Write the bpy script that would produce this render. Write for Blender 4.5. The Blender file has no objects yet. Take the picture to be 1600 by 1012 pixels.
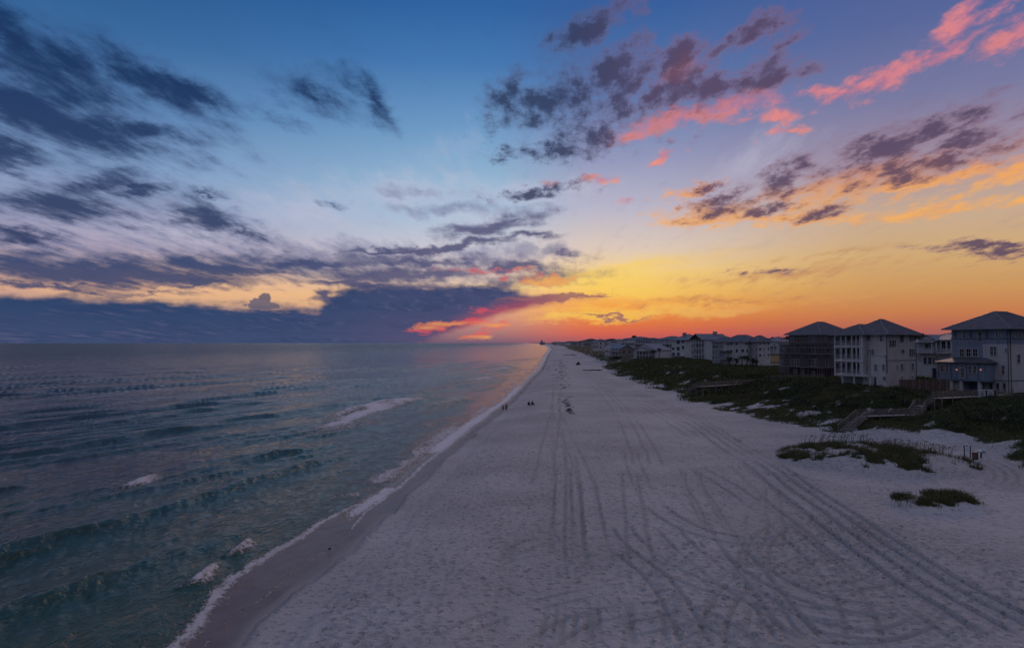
import bpy, bmesh, math, random
import numpy as np
from mathutils import Vector, Matrix
rnd = random.Random(7)
scn = bpy.context.scene
COL = scn.collection
R = math.radians

# ------------------------------------------------------------------ camera
FPX = 1062.0                      # focal length in pixels of the 1600 px wide photograph
CAMZ = 15.5
PITCH = math.atan(29.5 / FPX)
cam = bpy.data.cameras.new('camera'); camo = bpy.data.objects.new('camera', cam); COL.objects.link(camo)
camo.location = (0, 0, CAMZ); camo.rotation_euler = (math.pi / 2 + PITCH, 0, 0)
cam.sensor_width = 36; cam.lens = 36 * FPX / 1600; cam.clip_start = .5; cam.clip_end = 90000
scn.camera = camo
scn.view_settings.view_transform = 'Standard'; scn.view_settings.look = 'None'
scn.view_settings.exposure = 0; scn.view_settings.gamma = 1
scn.render.resolution_x = 1024; scn.render.resolution_y = 647
scn.cycles.max_bounces = 4; scn.cycles.diffuse_bounces = 2; scn.cycles.glossy_bounces = 3
scn.cycles.transparent_max_bounces = 8
scn.cycles.use_denoising = True

def ray(px, py):
    u = (px - 800) / FPX; v = (506 - py) / FPX
    c, s = math.cos(PITCH), math.sin(PITCH)
    return Vector((u, c - v * s, s + v * c))
def G(px, py, z=1.0):
    d = ray(px, py); t = (z - CAMZ) / d.z
    return Vector((d.x * t, d.y * t, z))
def azel(px, py):
    d = ray(px, py).normalized()
    return math.degrees(math.atan2(d.x, d.y)), math.degrees(math.asin(d.z))

def lin(r, g, b):
    f = lambda c: (c / 255 / 12.92) if c / 255 <= .04045 else ((c / 255 + .055) / 1.055) ** 2.4
    return (f(r), f(g), f(b), 1.0)

# ------------------------------------------------------------------ node helper
class NT:
    def __init__(s, tree): s.t = tree; s.n = tree.nodes; s.l = tree.links
    def put(s, sock, v):
        if v is None: return
        if isinstance(v, bpy.types.NodeSocket): s.l.new(v, sock)
        else:
            if isinstance(v, (tuple, list)) and len(v) == 3 and sock.type == 'RGBA': v = (*v, 1)
            sock.default_value = v
    def m(s, op, a, b=None, c=None, clamp=False):
        n = s.n.new('ShaderNodeMath'); n.operation = op; n.use_clamp = clamp
        for i, v in enumerate((a, b, c)):
            if v is not None: s.put(n.inputs[i], v)
        return n.outputs[0]
    def add(s, a, b): return s.m('ADD', a, b)
    def sub(s, a, b): return s.m('SUBTRACT', a, b)
    def mul(s, a, b): return s.m('MULTIPLY', a, b)
    def div(s, a, b): return s.m('DIVIDE', a, b)
    def mx(s, a, b): return s.m('MAXIMUM', a, b)
    def mn(s, a, b): return s.m('MINIMUM', a, b)
    def ss(s, v, lo, hi, a=0., b=1., kind='SMOOTHSTEP'):
        n = s.n.new('ShaderNodeMapRange'); n.interpolation_type = kind
        for i, q in enumerate((v, lo, hi, a, b)): s.put(n.inputs[i], q)
        return n.outputs[0]
    def mix(s, f, a, b, mode='MIX'):
        n = s.n.new('ShaderNodeMix'); n.data_type = 'RGBA'; n.blend_type = mode
        s.put(n.inputs[0], f); s.put(n.inputs[6], a); s.put(n.inputs[7], b)
        return n.outputs[2]
    def vec(s, x, y, z=0.):
        n = s.n.new('ShaderNodeCombineXYZ')
        for i, q in enumerate((x, y, z)): s.put(n.inputs[i], q)
        return n.outputs[0]
    def sep(s, v):
        n = s.n.new('ShaderNodeSeparateXYZ'); s.put(n.inputs[0], v); return n.outputs
    def vm(s, op, a, b=None):
        n = s.n.new('ShaderNodeVectorMath'); n.operation = op
        s.put(n.inputs[0], a)
        if b is not None: s.put(n.inputs[3 if op == 'SCALE' else 1], b)
        return n.outputs[0]
    def noise(s, v, scale=1., detail=4., rough=.55, dist=0., out=0, dim='3D'):
        n = s.n.new('ShaderNodeTexNoise'); n.noise_dimensions = dim
        s.put(n.inputs['Vector'], v); n.inputs['Scale'].default_value = scale
        n.inputs['Detail'].default_value = detail; n.inputs['Roughness'].default_value = rough
        n.inputs['Distortion'].default_value = dist
        return n.outputs[out]
    def ramp(s, f, stops, interp='LINEAR'):
        n = s.n.new('ShaderNodeValToRGB'); n.color_ramp.interpolation = interp
        s.put(n.inputs[0], f); e = n.color_ramp.elements
        for i, (p, c) in enumerate(stops):
            q = e[i] if i < 2 else e.new(p)
            q.position = p; q.color = c
        return n.outputs[0]
    def mapping(s, v, loc=(0, 0, 0), rot=(0, 0, 0), sc=(1, 1, 1), kind='POINT'):
        n = s.n.new('ShaderNodeMapping'); n.vector_type = kind
        s.put(n.inputs[0], v)
        n.inputs[1].default_value = loc; n.inputs[2].default_value = rot; n.inputs[3].default_value = sc
        return n.outputs[0]
    def sph(s, v):
        n = s.n.new('ShaderNodeTexGradient'); n.gradient_type = 'SPHERICAL'; s.put(n.inputs[0], v)
        return n.outputs[1]

# ------------------------------------------------------------------ world: dusk sky
world = bpy.data.worlds.new('World'); scn.world = world; world.use_nodes = True
world.node_tree.nodes.clear()
W = NT(world.node_tree)
tc = W.n.new('ShaderNodeTexCoord').outputs['Generated']
dx, dy, dz = W.sep(tc)
az = W.mul(W.m('ARCTAN2', dx, dy), 57.2958)
el = W.mul(W.m('ARCSINE', dz), 57.2958)
ELMAX = 40.0
def elramp(cols):          # cols: list of (photo y of the stop at the middle of the frame, colour)
    st = []
    for y, c in cols:
        e = y if y < 0 else azel(800, y)[1]
        e = -y if y < 0 else e
        st.append((min(max(e / ELMAX, 0), 1), lin(*c)))
    st.sort(key=lambda q: q[0])
    return W.ramp(W.div(el, ELMAX), st)
# zenith colour is given at -38 (38 degrees up)
left = elramp([(535, (62, 76, 112)), (500, (120, 112, 130)), (465, (214, 166, 142)), (440, (208, 172, 160)), (405, (172, 160, 182)), (360, (150, 158, 190)), (300, (128, 156, 194)), (220, (92, 132, 180)), (120, (56, 104, 158)), (10, (34, 84, 138)), (-38, (24, 66, 116))])
midc = elramp([(535, (92, 84, 112)), (500, (190, 140, 130)), (465, (240, 190, 132)), (440, (220, 196, 178)), (395, (205, 200, 210)), (340, (166, 190, 214)), (280, (142, 178, 208)), (200, (106, 152, 196)), (100, (66, 118, 176)), (10, (44, 98, 160)), (-38, (30, 74, 128))])
glow = elramp([(535, (140, 80, 98)), (522, (194, 86, 82)), (505, (214, 112, 68)), (480, (232, 154, 74)), (455, (240, 190, 98)), (425, (238, 204, 140)), (390, (216, 198, 184)), (330, (182, 180, 200)), (250, (142, 150, 186)), (150, (84, 118, 172)), (20, (52, 94, 156)), (-38, (34, 74, 130))])
rightc = elramp([(535, (138, 84, 98)), (515, (176, 98, 84)), (495, (196, 122, 78)), (460, (202, 150, 94)), (415, (206, 168, 118)), (360, (196, 168, 146)), (290, (160, 142, 160)), (200, (118, 120, 160)), (100, (86, 102, 154)), (10, (72, 92, 148)), (-38, (54, 68, 124))])
far_r = elramp([(535, (120, 78, 98)), (500, (150, 104, 96)), (440, (150, 122, 116)), (340, (128, 118, 142)), (200, (92, 94, 142)), (10, (60, 72, 128)), (-38, (36, 56, 106))])
back = elramp([(535, (44, 50, 76)), (450, (50, 60, 92)), (330, (58, 68, 104)), (150, (40, 58, 100)), (-38, (24, 44, 84))])
base = W.mix(W.ss(az, -34., -2.), left, midc)
base = W.mix(W.ss(az, -3., 8.), base, glow)
base = W.mix(W.ss(az, 9., 30.), base, rightc)
base = W.mix(W.ss(az, 36., 75.), base, far_r)
absaz = W.m('ABSOLUTE', W.sub(az, 0.))
base = W.mix(W.ss(absaz, 60., 125.), base, back)
# physically based dusk sky, a small part of the light (Sky Texture, sun just above the horizon towards the glow)
skt = W.n.new('ShaderNodeTexSky'); skt.sky_type = 'NISHITA'; skt.sun_disc = False
skt.sun_elevation = R(1.0); skt.sun_rotation = R(3.5); skt.altitude = 10
nish = W.vm('SCALE', skt.outputs[0], .004)
base = W.mix(1., base, nish, 'ADD')

# noise in the plane of the cloud deck, so that streaks run towards the sunset and flatten to the horizon
den = W.add(W.mx(dz, 0.), .10)
cx = W.div(dx, den); cy = W.div(dy, den)
cxr = W.sub(W.mul(cx, 1.), W.mul(cy, .06))
plane = W.vec(cxr, cy, 0.)
w1 = W.noise(W.mapping(plane, sc=(1.6, .55, 1)), 1.0, 5, .6, out=1)
warpv = W.vm('SUBTRACT', w1, (.5, .5, .5))
ang = W.vec(az, el, 0.)
fine = W.noise(W.mapping(ang, sc=(.55, 1.15, 1)), 1.0, 6, .62, out=1)
fv = W.vm('SUBTRACT', fine, (.5, .5, .5))
angw = W.vm('ADD', ang, W.vm('MULTIPLY', warpv, (4.5, 2.6, 0.)))
angw = W.vm('ADD', angw, W.vm('MULTIPLY', fv, (3.2, 1.9, 0.)))
nA = W.noise(W.mapping(plane, sc=(7.5, 1.9, 1)), 1.0, 9, .64)            # streaky
nB = W.noise(W.mapping(plane, loc=(7, 3, 0), sc=(12., 5.5, 1)), 1.0, 9, .64)   # puffy
nC = W.noise(W.mapping(ang, loc=(3, 9, 0), sc=(.10, .75, 1)), 1.0, 8, .6)      # level strata

def field(blobs, src=None):
    acc = None
    for b in blobs:
        px, py, rx, ry, an = b[:5]; wt = b[5] if len(b) > 5 else 1.
        a, e = azel(px, py); k = 57.3 / FPX * math.cos(R(a))
        kk = 57.3 / FPX * math.cos(R(a)) * math.cos(R(e))
        v = W.mapping(angw if src is None else src, loc=(a, e, 0), rot=(0, 0, R(an)), sc=(rx * kk * 1.55, ry * kk * 1.75, 1), kind='TEXTURE')
        g = W.sph(v)
        g = W.mul(g, wt) if wt != 1. else g
        acc = g if acc is None else W.m('SMOOTH_MAX', acc, g, .15)
    return acc
def dens(F, nz, amp, lo, hi):
    return W.ss(W.add(F, W.mul(W.mul(W.sub(nz, .5), amp), W.ss(F, 0., .22))), lo, hi)
# --- thin veils and lit haze streaks around the glow
veil = dens(field([(1000, 430, 260, 22, 2), (1010, 455, 190, 14, 1), (1080, 480, 240, 12, 2), (930, 495, 120, 9, 4), (1010, 410, 140, 10, 8)]), nC, 1.5, .25, .95)
sky = W.mix(W.mul(veil, W.ss(az, 6., 22., .64, .40)), base, W.mix(W.ss(az, 6., 20.), lin(252, 212, 92), lin(234, 188, 108)))
peach = dens(field([(400, 452, 260, 26, 0), (250, 462, 200, 16, 0)]), nC, .8, .1, .8)
sky = W.mix(W.mul(peach, .42), sky, lin(240, 188, 132))
soft = dens(field([(720, 225, 170, 60, 14, .55), (640, 300, 200, 40, 3), (820, 300, 180, 22, 4), (470, 330, 160, 40, 0, .8), (760, 340, 130, 20, 0), (250, 350, 200, 40, 0, .9), (1180, 250, 120, 60, 20, .7)]), nA, 1.4, .3, 1.)
sky = W.mix(W.mul(soft, .5), sky, lin(196, 194, 214))
strat = dens(field([(500, 400, 330, 30, 0), (800, 400, 150, 20, 2), (860, 395, 60, 12, 0), (650, 300, 160, 14, 0, .7), (820, 330, 90, 14, 0, .8), (700, 325, 130, 12, 4, .8), (1230, 430, 200, 16, 3, .8), (1290, 400, 160, 9, 2, .6), (120, 395, 300, 30, 0, .9), (1130, 468, 200, 7, 0, .8)]), nA, 1.5, .28, .95)
colS = W.mix(W.ss(az, 2., 14.), lin(112, 118, 154), lin(190, 128, 88))
sky = W.mix(W.mul(strat, .62), sky, colS)
# --- pink and orange clouds lit from below
pink = dens(field([(1325, 143, 66, 15, 18), (1395, 118, 80, 17, 20), (1475, 84, 75, 14, 26), (1270, 150, 40, 9, 5, .8), (1490, 42, 46, 21, 25), (1575, 55, 52, 23, 30), (1545, 20, 60, 12, 25, .8), (1050, 190, 105, 15, 10, 1.05), (1150, 166, 90, 17, 4), (1215, 165, 50, 12, 5, .8), (1212, 190, 28, 16, 0), (1222, 212, 44, 6, 0), (1030, 246, 32, 10, 18), (985, 212, 34, 10, 8), (938, 278, 34, 8, 10), (860, 288, 50, 7, 5, .7), (975, 312, 22, 7, 8), (1055, 120, 70, 23, 25, .6)]), nB, 2.0, .22, .95)
colP = W.ramp(W.div(el, 30.), [(0., lin(252, 150, 84)), (.45, lin(250, 148, 104)), (.62, lin(236, 136, 130)), (1., lin(228, 138, 148))])
colP = W.mix(W.mul(W.ss(nB, .62, .40), .75), colP, lin(176, 112, 144))
sky = W.mix(W.mul(pink, .82), sky, colP)
orange = dens(field([(1110, 338, 80, 9, 3, 1.2), (1290, 338, 70, 8, 0, 1.1), (1430, 292, 110, 10, 8, 1.2), (1500, 275, 70, 9, 10, 1.1), (1110, 332, 105, 20, 3), (1230, 330, 105, 15, 0), (1075, 300, 59, 10, 8), (1360, 285, 178, 30, 7), (1240, 300, 84, 21, 10, .8), (1470, 258, 94, 21, 14, .8), (1570, 268, 78, 18, 10), (1450, 330, 116, 12, 4), (1350, 345, 63, 7, 0, .8), (1590, 320, 63, 9, 5, .8), (1500, 300, 63, 12, 0, .5)]), nB, 1.9, .20, 1.0)
colO = W.ramp(W.div(el, 30.), [(0., lin(255, 176, 70)), (.36, lin(250, 176, 84)), (.47, lin(246, 154, 92)), (.62, lin(234, 142, 116))])
colO = W.mix(W.mul(W.ss(nB, .6, .42), .3), colO, lin(196, 132, 118))
sky = W.mix(W.mul(orange, .85), sky, colO)
# --- grey and mauve clouds on the right
dr = dens(field([(1000, 145, 250, 62, 8, .74), (1420, 240, 190, 44, 12, .72), (1150, 322, 110, 12, 2, .7), (930, 48, 95, 28, 28), (880, 70, 53, 14, 20, .8), (850, 165, 105, 40, 8), (900, 150, 80, 34, 10), (955, 120, 80, 40, 25), (1010, 112, 66, 38, 20), (1050, 92, 93, 31, 15), (1035, 150, 93, 38, 10), (1100, 140, 105, 31, 5), (1150, 132, 105, 31, 4), (1200, 130, 80, 20, 5), (790, 165, 53, 40, 30, .8), (1180, 50, 76, 21, 25), (1130, 78, 66, 14, 15, .8), (1230, 70, 66, 13, 20, .6), (925, 210, 58, 34, 20), (860, 232, 85, 14, 6), (790, 240, 29, 9, 20), (990, 170, 53, 21, 10, .8), (1470, 196, 95, 26, 14), (1390, 225, 105, 31, 12), (1510, 222, 80, 25, 10), (1420, 268, 97, 24, 12), (1500, 250, 80, 21, 10), (1225, 280, 45, 31, 30), (1240, 262, 66, 13, 8, .8), (1320, 258, 80, 14, 12, .8), (1120, 318, 64, 19, 10), (1200, 322, 53, 9, 8), (1280, 330, 53, 11, 0), (1100, 296, 39, 8, 3), (845, 298, 80, 11, 5), (880, 288, 53, 8, 10, .8), (1545, 387, 97, 11, -2), (1200, 426, 58, 6, 0, .8)]), nB, 2.3, .20, .98)
colD = W.mix(W.ss(az, 2., 16.), lin(50, 60, 92), lin(88, 70, 96))
colD = W.mix(W.ss(dr, 1., .35), colD, W.mix(W.ss(az, 2., 16.), lin(82, 88, 122), lin(134, 98, 118)))
sky = W.mix(W.mul(dr, .92), sky, colD)
# --- navy clouds over the sea
dl = dens(field([(100, 150, 260, 80, -16, .76), (140, 320, 190, 46, 4, .7), (330, 344, 90, 20, -8, .7), (30, 165, 220, 61, -14, 1.1), (120, 200, 207, 29, -10, 1.1), (230, 208, 117, 18, -2), (210, 120, 143, 37, -22), (290, 138, 117, 23, -12), (20, 60, 143, 46, -30), (100, 90, 168, 37, -28, .85), (10, 225, 104, 37, -8), (20, 260, 91, 14, -20, .8), (120, 100, 156, 29, -28, .8), (490, 152, 85, 25, -18, .9), (580, 165, 57, 23, -50, .9), (540, 135, 52, 18, -30, .7), (420, 185, 65, 9, -20, .6), (90, 318, 143, 32, 4), (170, 290, 96, 29, 14), (215, 300, 85, 13, 2), (60, 335, 78, 14, -5, .8), (190, 350, 104, 13, -8, .7), (335, 340, 80, 22, -6), (385, 358, 65, 14, -20), (300, 330, 39, 13, 0, .8), (332, 308, 31, 6, 0), (35, 368, 85, 13, -3), (520, 318, 26, 6, 0, .7)]), W.add(W.mul(nA, .6), W.mul(nB, .4)), 2.1, .08, .98)
colN = W.mix(W.ss(el, 8., 24.), lin(40, 58, 98), lin(20, 46, 88))
colN = W.mix(W.ss(dl, 1., .3), colN, W.mix(W.ss(el, 8., 24.), lin(84, 98, 138), lin(48, 84, 130)))
sky = W.mix(W.mul(dl, .93), sky, colN)
lowl = dens(field([(120, 420, 240, 22, 0, 1.2), (330, 418, 150, 15, 0, 1.1), (300, 440, 130, 9, 0, 1.), (480, 408, 160, 13, 0, 1.), (760, 356, 84, 12, 6), (800, 345, 60, 10, 8, .9), (700, 385, 130, 7, 6, 1.1), (600, 394, 110, 5, 2), (820, 372, 60, 6, 2), (880, 398, 46, 6, 0, .8), (640, 428, 260, 14, 0), (800, 420, 120, 10, 0, 1.), (510, 465, 26, 9, 10), (250, 432, 260, 12, 0, .9), (80, 446, 150, 7, 0, .9), (220, 454, 90, 5, 0, .8), (560, 440, 180, 10, 0, 1.), (640, 408, 160, 9, 0, .9)]), W.add(W.mul(nA, .45), W.mul(nC, .55)), 2.1, .10, .88)
colL = W.mix(W.ss(az, -24., -4.), lin(44, 66, 108), lin(84, 84, 120))
sky = W.mix(W.mul(lowl, .92), sky, colL)
# underside of the low clouds catching red light near the sun
red = dens(field([(770, 424, 80, 4, -3, .8), (860, 434, 50, 5, 4), (700, 505, 66, 7, 8, 1.1), (735, 497, 34, 5, 8), (660, 512, 34, 4, 4), (745, 520, 30, 7, 12), (770, 505, 30, 5, 6, .9), (760, 480, 30, 6, 6, .8), (665, 522, 24, 6, 15, .7)]), W.add(W.mul(nA, .4), W.mul(nC, .6)), 2.4, .2, .8)
# --- the long bank on the horizon: everything below a ragged upper edge
edge = W.add(W.mul(W.sub(nC, .5), 1.8), W.mul(W.sub(W.noise(W.mapping(ang, sc=(.5, .9, 1)), 1., 7, .6), .5), 1.5))
upper = W.n.new('ShaderNodeFloatCurve'); fc = upper.mapping.curves[0]
def azn(px): return (azel(px, 500)[0] + 60) / 120
pts = [(-800, 470), (0, 459), (120, 461), (220, 466), (330, 474), (400, 478), (430, 479), (495, 484), (512, 468), (530, 452), (600, 446), (700, 444), (760, 445), (820, 455), (870, 461), (935, 463), (960, 500), (990, 541), (1500, 545)]
fc.points[0].location = (0., azel(0, 470)[1] / 10); fc.points[1].location = (1., 0)
for px, py in pts[1:-1]:
    q = fc.points.new(azn(px), max(azel(px, py)[1], -1) / 10 + .1)
fc.points[0].location = (0., .45 + .1); fc.points[len(fc.points) - 1].location = (1., 0.)
for q in fc.points: q.handle_type = 'VECTOR'
upper.mapping.update()
W.put(upper.inputs[1], W.m('DIVIDE', W.add(az, 60.), 120., clamp=True))
top = W.mul(W.sub(upper.outputs[0], .1), 10.)
bank = W.ss(W.sub(W.add(top, edge), el), -.40, .55)
bank = W.mul(bank, W.ss(absaz, 150., 60., 0., 1.))
under = W.n.new('ShaderNodeFloatCurve'); uc = under.mapping.curves[0]
up = [(-800, 560), (600, 552), (660, 536), (720, 514), (780, 493), (850, 475), (930, 465), (990, 459), (1500, 440)]
uc.points[0].location = (0., 0.); uc.points[1].location = (1., .45)
for px, py in up[1:-1]:
    uc.points.new(azn(px), azel(px, py)[1] / 10 + .2)
for q in uc.points: q.handle_type = 'VECTOR'
under.mapping.update()
W.put(under.inputs[1], W.m('DIVIDE', W.add(az, 60.), 120., clamp=True))
low = W.mul(W.sub(under.outputs[0], .2), 10.)
bank = W.mul(bank, W.ss(W.sub(W.add(el, W.mul(edge, .35)), low), -.35, .45))
tower = dens(field([(413, 466, 9, 7, 20, 1.2), (406, 472, 14, 5, 0, 1.2), (412, 478, 26, 5, 0, 1.2)], ang), W.noise(W.mapping(ang, sc=(2.2, 2.6, 1)), 1., 6, .65), 1.2, .25, .5)
tail = dens(field([(860, 464, 90, 7, 1, 1.2), (905, 463, 60, 4, 2, 1.1), (960, 494, 80, 3, 2, .9)]), nC, .7, .3, .75)
bankc = W.mix(W.ss(az, -25., 0.), lin(46, 68, 106), lin(72, 78, 114))
bankc = W.mix(W.ss(el, 3.6, 0.), bankc, W.mix(W.ss(az, -20., 0.), lin(62, 76, 112), lin(92, 82, 114)))
bankc = W.mix(W.mul(W.ss(nC, .42, .62), .45), bankc, lin(40, 60, 98))
bankc = W.mix(W.mul(W.ss(W.add(W.mul(nA, .5), W.mul(nC, .5)), .50, .64), .5), bankc, lin(100, 100, 132))
wedge = W.ss(W.sub(el, low), 1.6, -.1)
wedge = W.mul(wedge, W.ss(az, -8., -2.))
bankc = W.mix(W.mul(wedge, .6), bankc, lin(196, 84, 92))
sky = W.mix(W.mx(bank, W.mul(tower, .8)), sky, bankc)
sky = W.mix(W.mul(tail, .85), sky, lin(150, 96, 104))
colR = W.mix(W.ss(nC, .48, .66), lin(232, 84, 86), lin(255, 176, 80))
sky = W.mix(W.mul(red, .6), sky, colR)
# generic clouds elsewhere in the sky, out of frame
gen = W.mul(W.ss(nA, .52, .72), W.ss(absaz, 40., 70.))
gen = W.mul(gen, W.ss(el, 2., 9.))
sky = W.mix(W.mul(gen, .6), sky, lin(74, 74, 100))
# bright fill over the unseen dome, overhead and east, added to light the sand
fill_veil = W.mx(W.ss(el, 33., 58.), W.mul(W.ss(absaz, 62., 120.), W.ss(el, 4., 30.)))
sky = W.mix(W.mul(fill_veil, W.ss(nC, .1, .5, .80, .95)), sky, W.mix(W.ss(nA, .35, .65), lin(122, 123, 148), lin(142, 141, 164)))
lowr = W.ss(el, -.2, -1.6)
sky = W.mix(lowr, sky, lin(40, 44, 58))
bg = W.n.new('ShaderNodeBackground'); W.put(bg.inputs[0], sky); bg.inputs[1].default_value = 1.0
wo = W.n.new('ShaderNodeOutputWorld'); W.l.new(bg.outputs[0], wo.inputs[0])
world.cycles.sampling_method = 'MANUAL'; world.cycles.sample_map_resolution = 512

# warm sun lamp, added and aimed right of the glow to rake the sand
sun = bpy.data.lights.new('sun', 'SUN'); suno = bpy.data.objects.new('sun', sun); COL.objects.link(suno)
sun.energy = .62; sun.angle = R(16); sun.color = (1., .62, .42)
suno.rotation_euler = (R(78), 0, R(-30 + 180))
# ------------------------------------------------------------------ numpy noise
def _h(ix, iy, seed):
    n = (ix.astype(np.int64) * 374761393 + iy.astype(np.int64) * 668265263 + seed * 974711) & 0xffffffff
    n = ((n ^ (n >> 13)) * 1274126177) & 0xffffffff
    n = (n ^ (n >> 16)) & 0xffffffff
    return n / 4294967296.0
def vnoise(x, y, seed=0):                       # gradient-free value noise, smooth, 0..1
    ix = np.floor(x); iy = np.floor(y); fx = x - ix; fy = y - iy
    fx = fx * fx * fx * (fx * (fx * 6 - 15) + 10); fy = fy * fy * fy * (fy * (fy * 6 - 15) + 10)
    a = _h(ix, iy, seed); b = _h(ix + 1, iy, seed); c = _h(ix, iy + 1, seed); d = _h(ix + 1, iy + 1, seed)
    return a + (b - a) * fx + (c - a) * fy + (a - b - c + d) * fx * fy
def fbm(x, y, oct=4, seed=0, gain=.5):
    s = 0; a = 1; t = 0
    for o in range(oct):
        s = s + a * vnoise(x * 1.0 + 13.7 * o, y + 7.3 * o, seed + o); t += a; a *= gain
        x, y = x * 1.62 - y * 1.18, x * 1.18 + y * 1.62
    return s / t
def sstep(x, lo, hi):
    t = np.clip((x - lo) / (hi - lo), 0, 1); return t * t * (3 - 2 * t)

# ------------------------------------------------------------------ plan of the coast
def Gxy(px, py, z=0.): p = G(px, py, z); return p.x, p.y
shore_px = [(320, 1012), (352, 975), (412, 934), (460, 893), (513, 858), (550, 832), (566, 806), (591, 787), (627, 761), (662, 728), (700, 697), (716, 684), (734, 669), (764, 648), (794, 626), (811, 609), (824, 595), (836, 584), (844, 577), (851, 565), (856, 554), (862, 546)]
_sh = sorted([Gxy(*p)[::-1] for p in shore_px])
SHY = np.array([-400, 10] + [q[0] for q in _sh] + [2600, 5000, 9000, 16000, 40000]); SHX = np.array([-34, -17.5] + [q[1] for q in _sh] + [146, 250, 400, 600, 900])
def Xs(y): return np.interp(y, SHY, SHX)
toe_px = [(1600, 748), (1535, 716), (1490, 697), (1440, 690), (1350, 684), (1300, 680), (1240, 662), (1190, 658), (1150, 650), (1100, 634), (1050, 616), (1010, 602), (975, 592), (950, 578), (930, 562), (905, 551), (885, 545)]
_tp = sorted([Gxy(p[0], p[1], 1.0)[::-1] for p in toe_px])
TOY = np.array([-400, 20, 66] + [q[0] for q in _tp] + [2500, 5000, 9000, 16000, 40000]); TOX = np.array([70, 60, 53] + [q[1] for q in _tp] + [196, 330, 480, 690, 990])
def Xt(y): return np.interp(y, TOY, TOX)
M1 = Gxy(1362, 722, 1.0); M2 = Gxy(1466, 790, 1.0)     # the two grass mounds on the open sand
def mound(x, y, c, rx, ry, rot=0.):
    ca, sa = math.cos(rot), math.sin(rot)
    u = ((x - c[0]) * ca + (y - c[1]) * sa) / rx; v = (-(x - c[0]) * sa + (y - c[1]) * ca) / ry
    return np.clip(1 - (u * u + v * v), 0, 1)
def pathmask(x, y):                                    # the bare sand way through the dune by the sign
    c = G(1545, 727, 1.0); c2 = G(1492, 698, 1.2); c3 = G(1600, 762, 1.)
    P = [(c3.x + 6, c3.y - 2), (c3.x, c3.y), (c.x - 1, c.y - 1), (c2.x, c2.y), (c2.x + 3, c2.y + 6)]
    d = np.full(np.shape(x), 1e9)
    for (ax, ay), (bx, by) in zip(P[:-1], P[1:]):
        t = np.clip(((x - ax) * (bx - ax) + (y - ay) * (by - ay)) / ((bx - ax) ** 2 + (by - ay) ** 2), 0, 1)
        d = np.minimum(d, np.hypot(x - ax - t * (bx - ax), y - ay - t * (by - ay)))
    return d
def pad(px, pyb, D, phi, a, w, r):
    q = ray(px, pyb); k = D / q.y; f = R(phi)
    return (q.x * k - math.sin(f) * a + math.cos(f) * w, D + math.cos(f) * a + math.sin(f) * w, CAMZ + q.z * k, r)
PADS = [pad(1400 + 1112 / 6.325, 470 + 905 / 6.325, 132, 25, 5, 5, 10), pad(1400 + 600 / 6.325, 470 + 790 / 6.325, 176, 22, 7, 5, 11), pad(1190 + 1255 / 6.4, 480 + 795 / 6.4, 136, 28, 8, 4, 9.5),
        pad(1190 + 590 / 6.4, 480 + 702 / 6.4, 182, 26, 7, 5, 11), pad(1000 + 1228 / 6.667, 490 + 545 / 6.667, 266, 25, 14, 5, 18), pad(1000 + 648 / 6.667, 490 + 480 / 6.667, 352, 20, 8, 7, 15), pad(1000 + 470 / 6.667, 490 + 468 / 6.667, 405, 20, 10, 7, 16)]
def WP(*q): return [tuple(G(*v)) for v in q]
BW = [WP((1318, 674, 1.15), (1347, 650, 3.3), (1430, 647.5, 3.3), (1438, 634, 4.6), (1446, 633.5, 4.6), (1464, 622, 6.0), (1527, 619, 6.1), (1576, 616, 6.4)),
      WP((1076, 614, 1.2), (1093, 604, 4.2), (1190, 598, 4.4), (1203, 592.5, 5.5), (1286, 590.5, 6.3)),
      WP((985, 568.5, 2.2), (1058, 566, 3.6)), WP((990, 577, 2.0), (1050, 574.0, 3.2)), WP((1008, 585.5, 1.6), (1050, 583, 2.6), (1064, 577.5, 3.4), (1104, 572.5, 4.4)), WP((1064, 563.5, 4.2), (1082, 562.6, 5.0)), WP((1105, 596, 3.0), (1060, 589, 2.6))]
BW = BW[:6]
WALKS = [(w_[i], w_[i + 1]) for w_ in BW for i in range(len(w_) - 1)]
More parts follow.
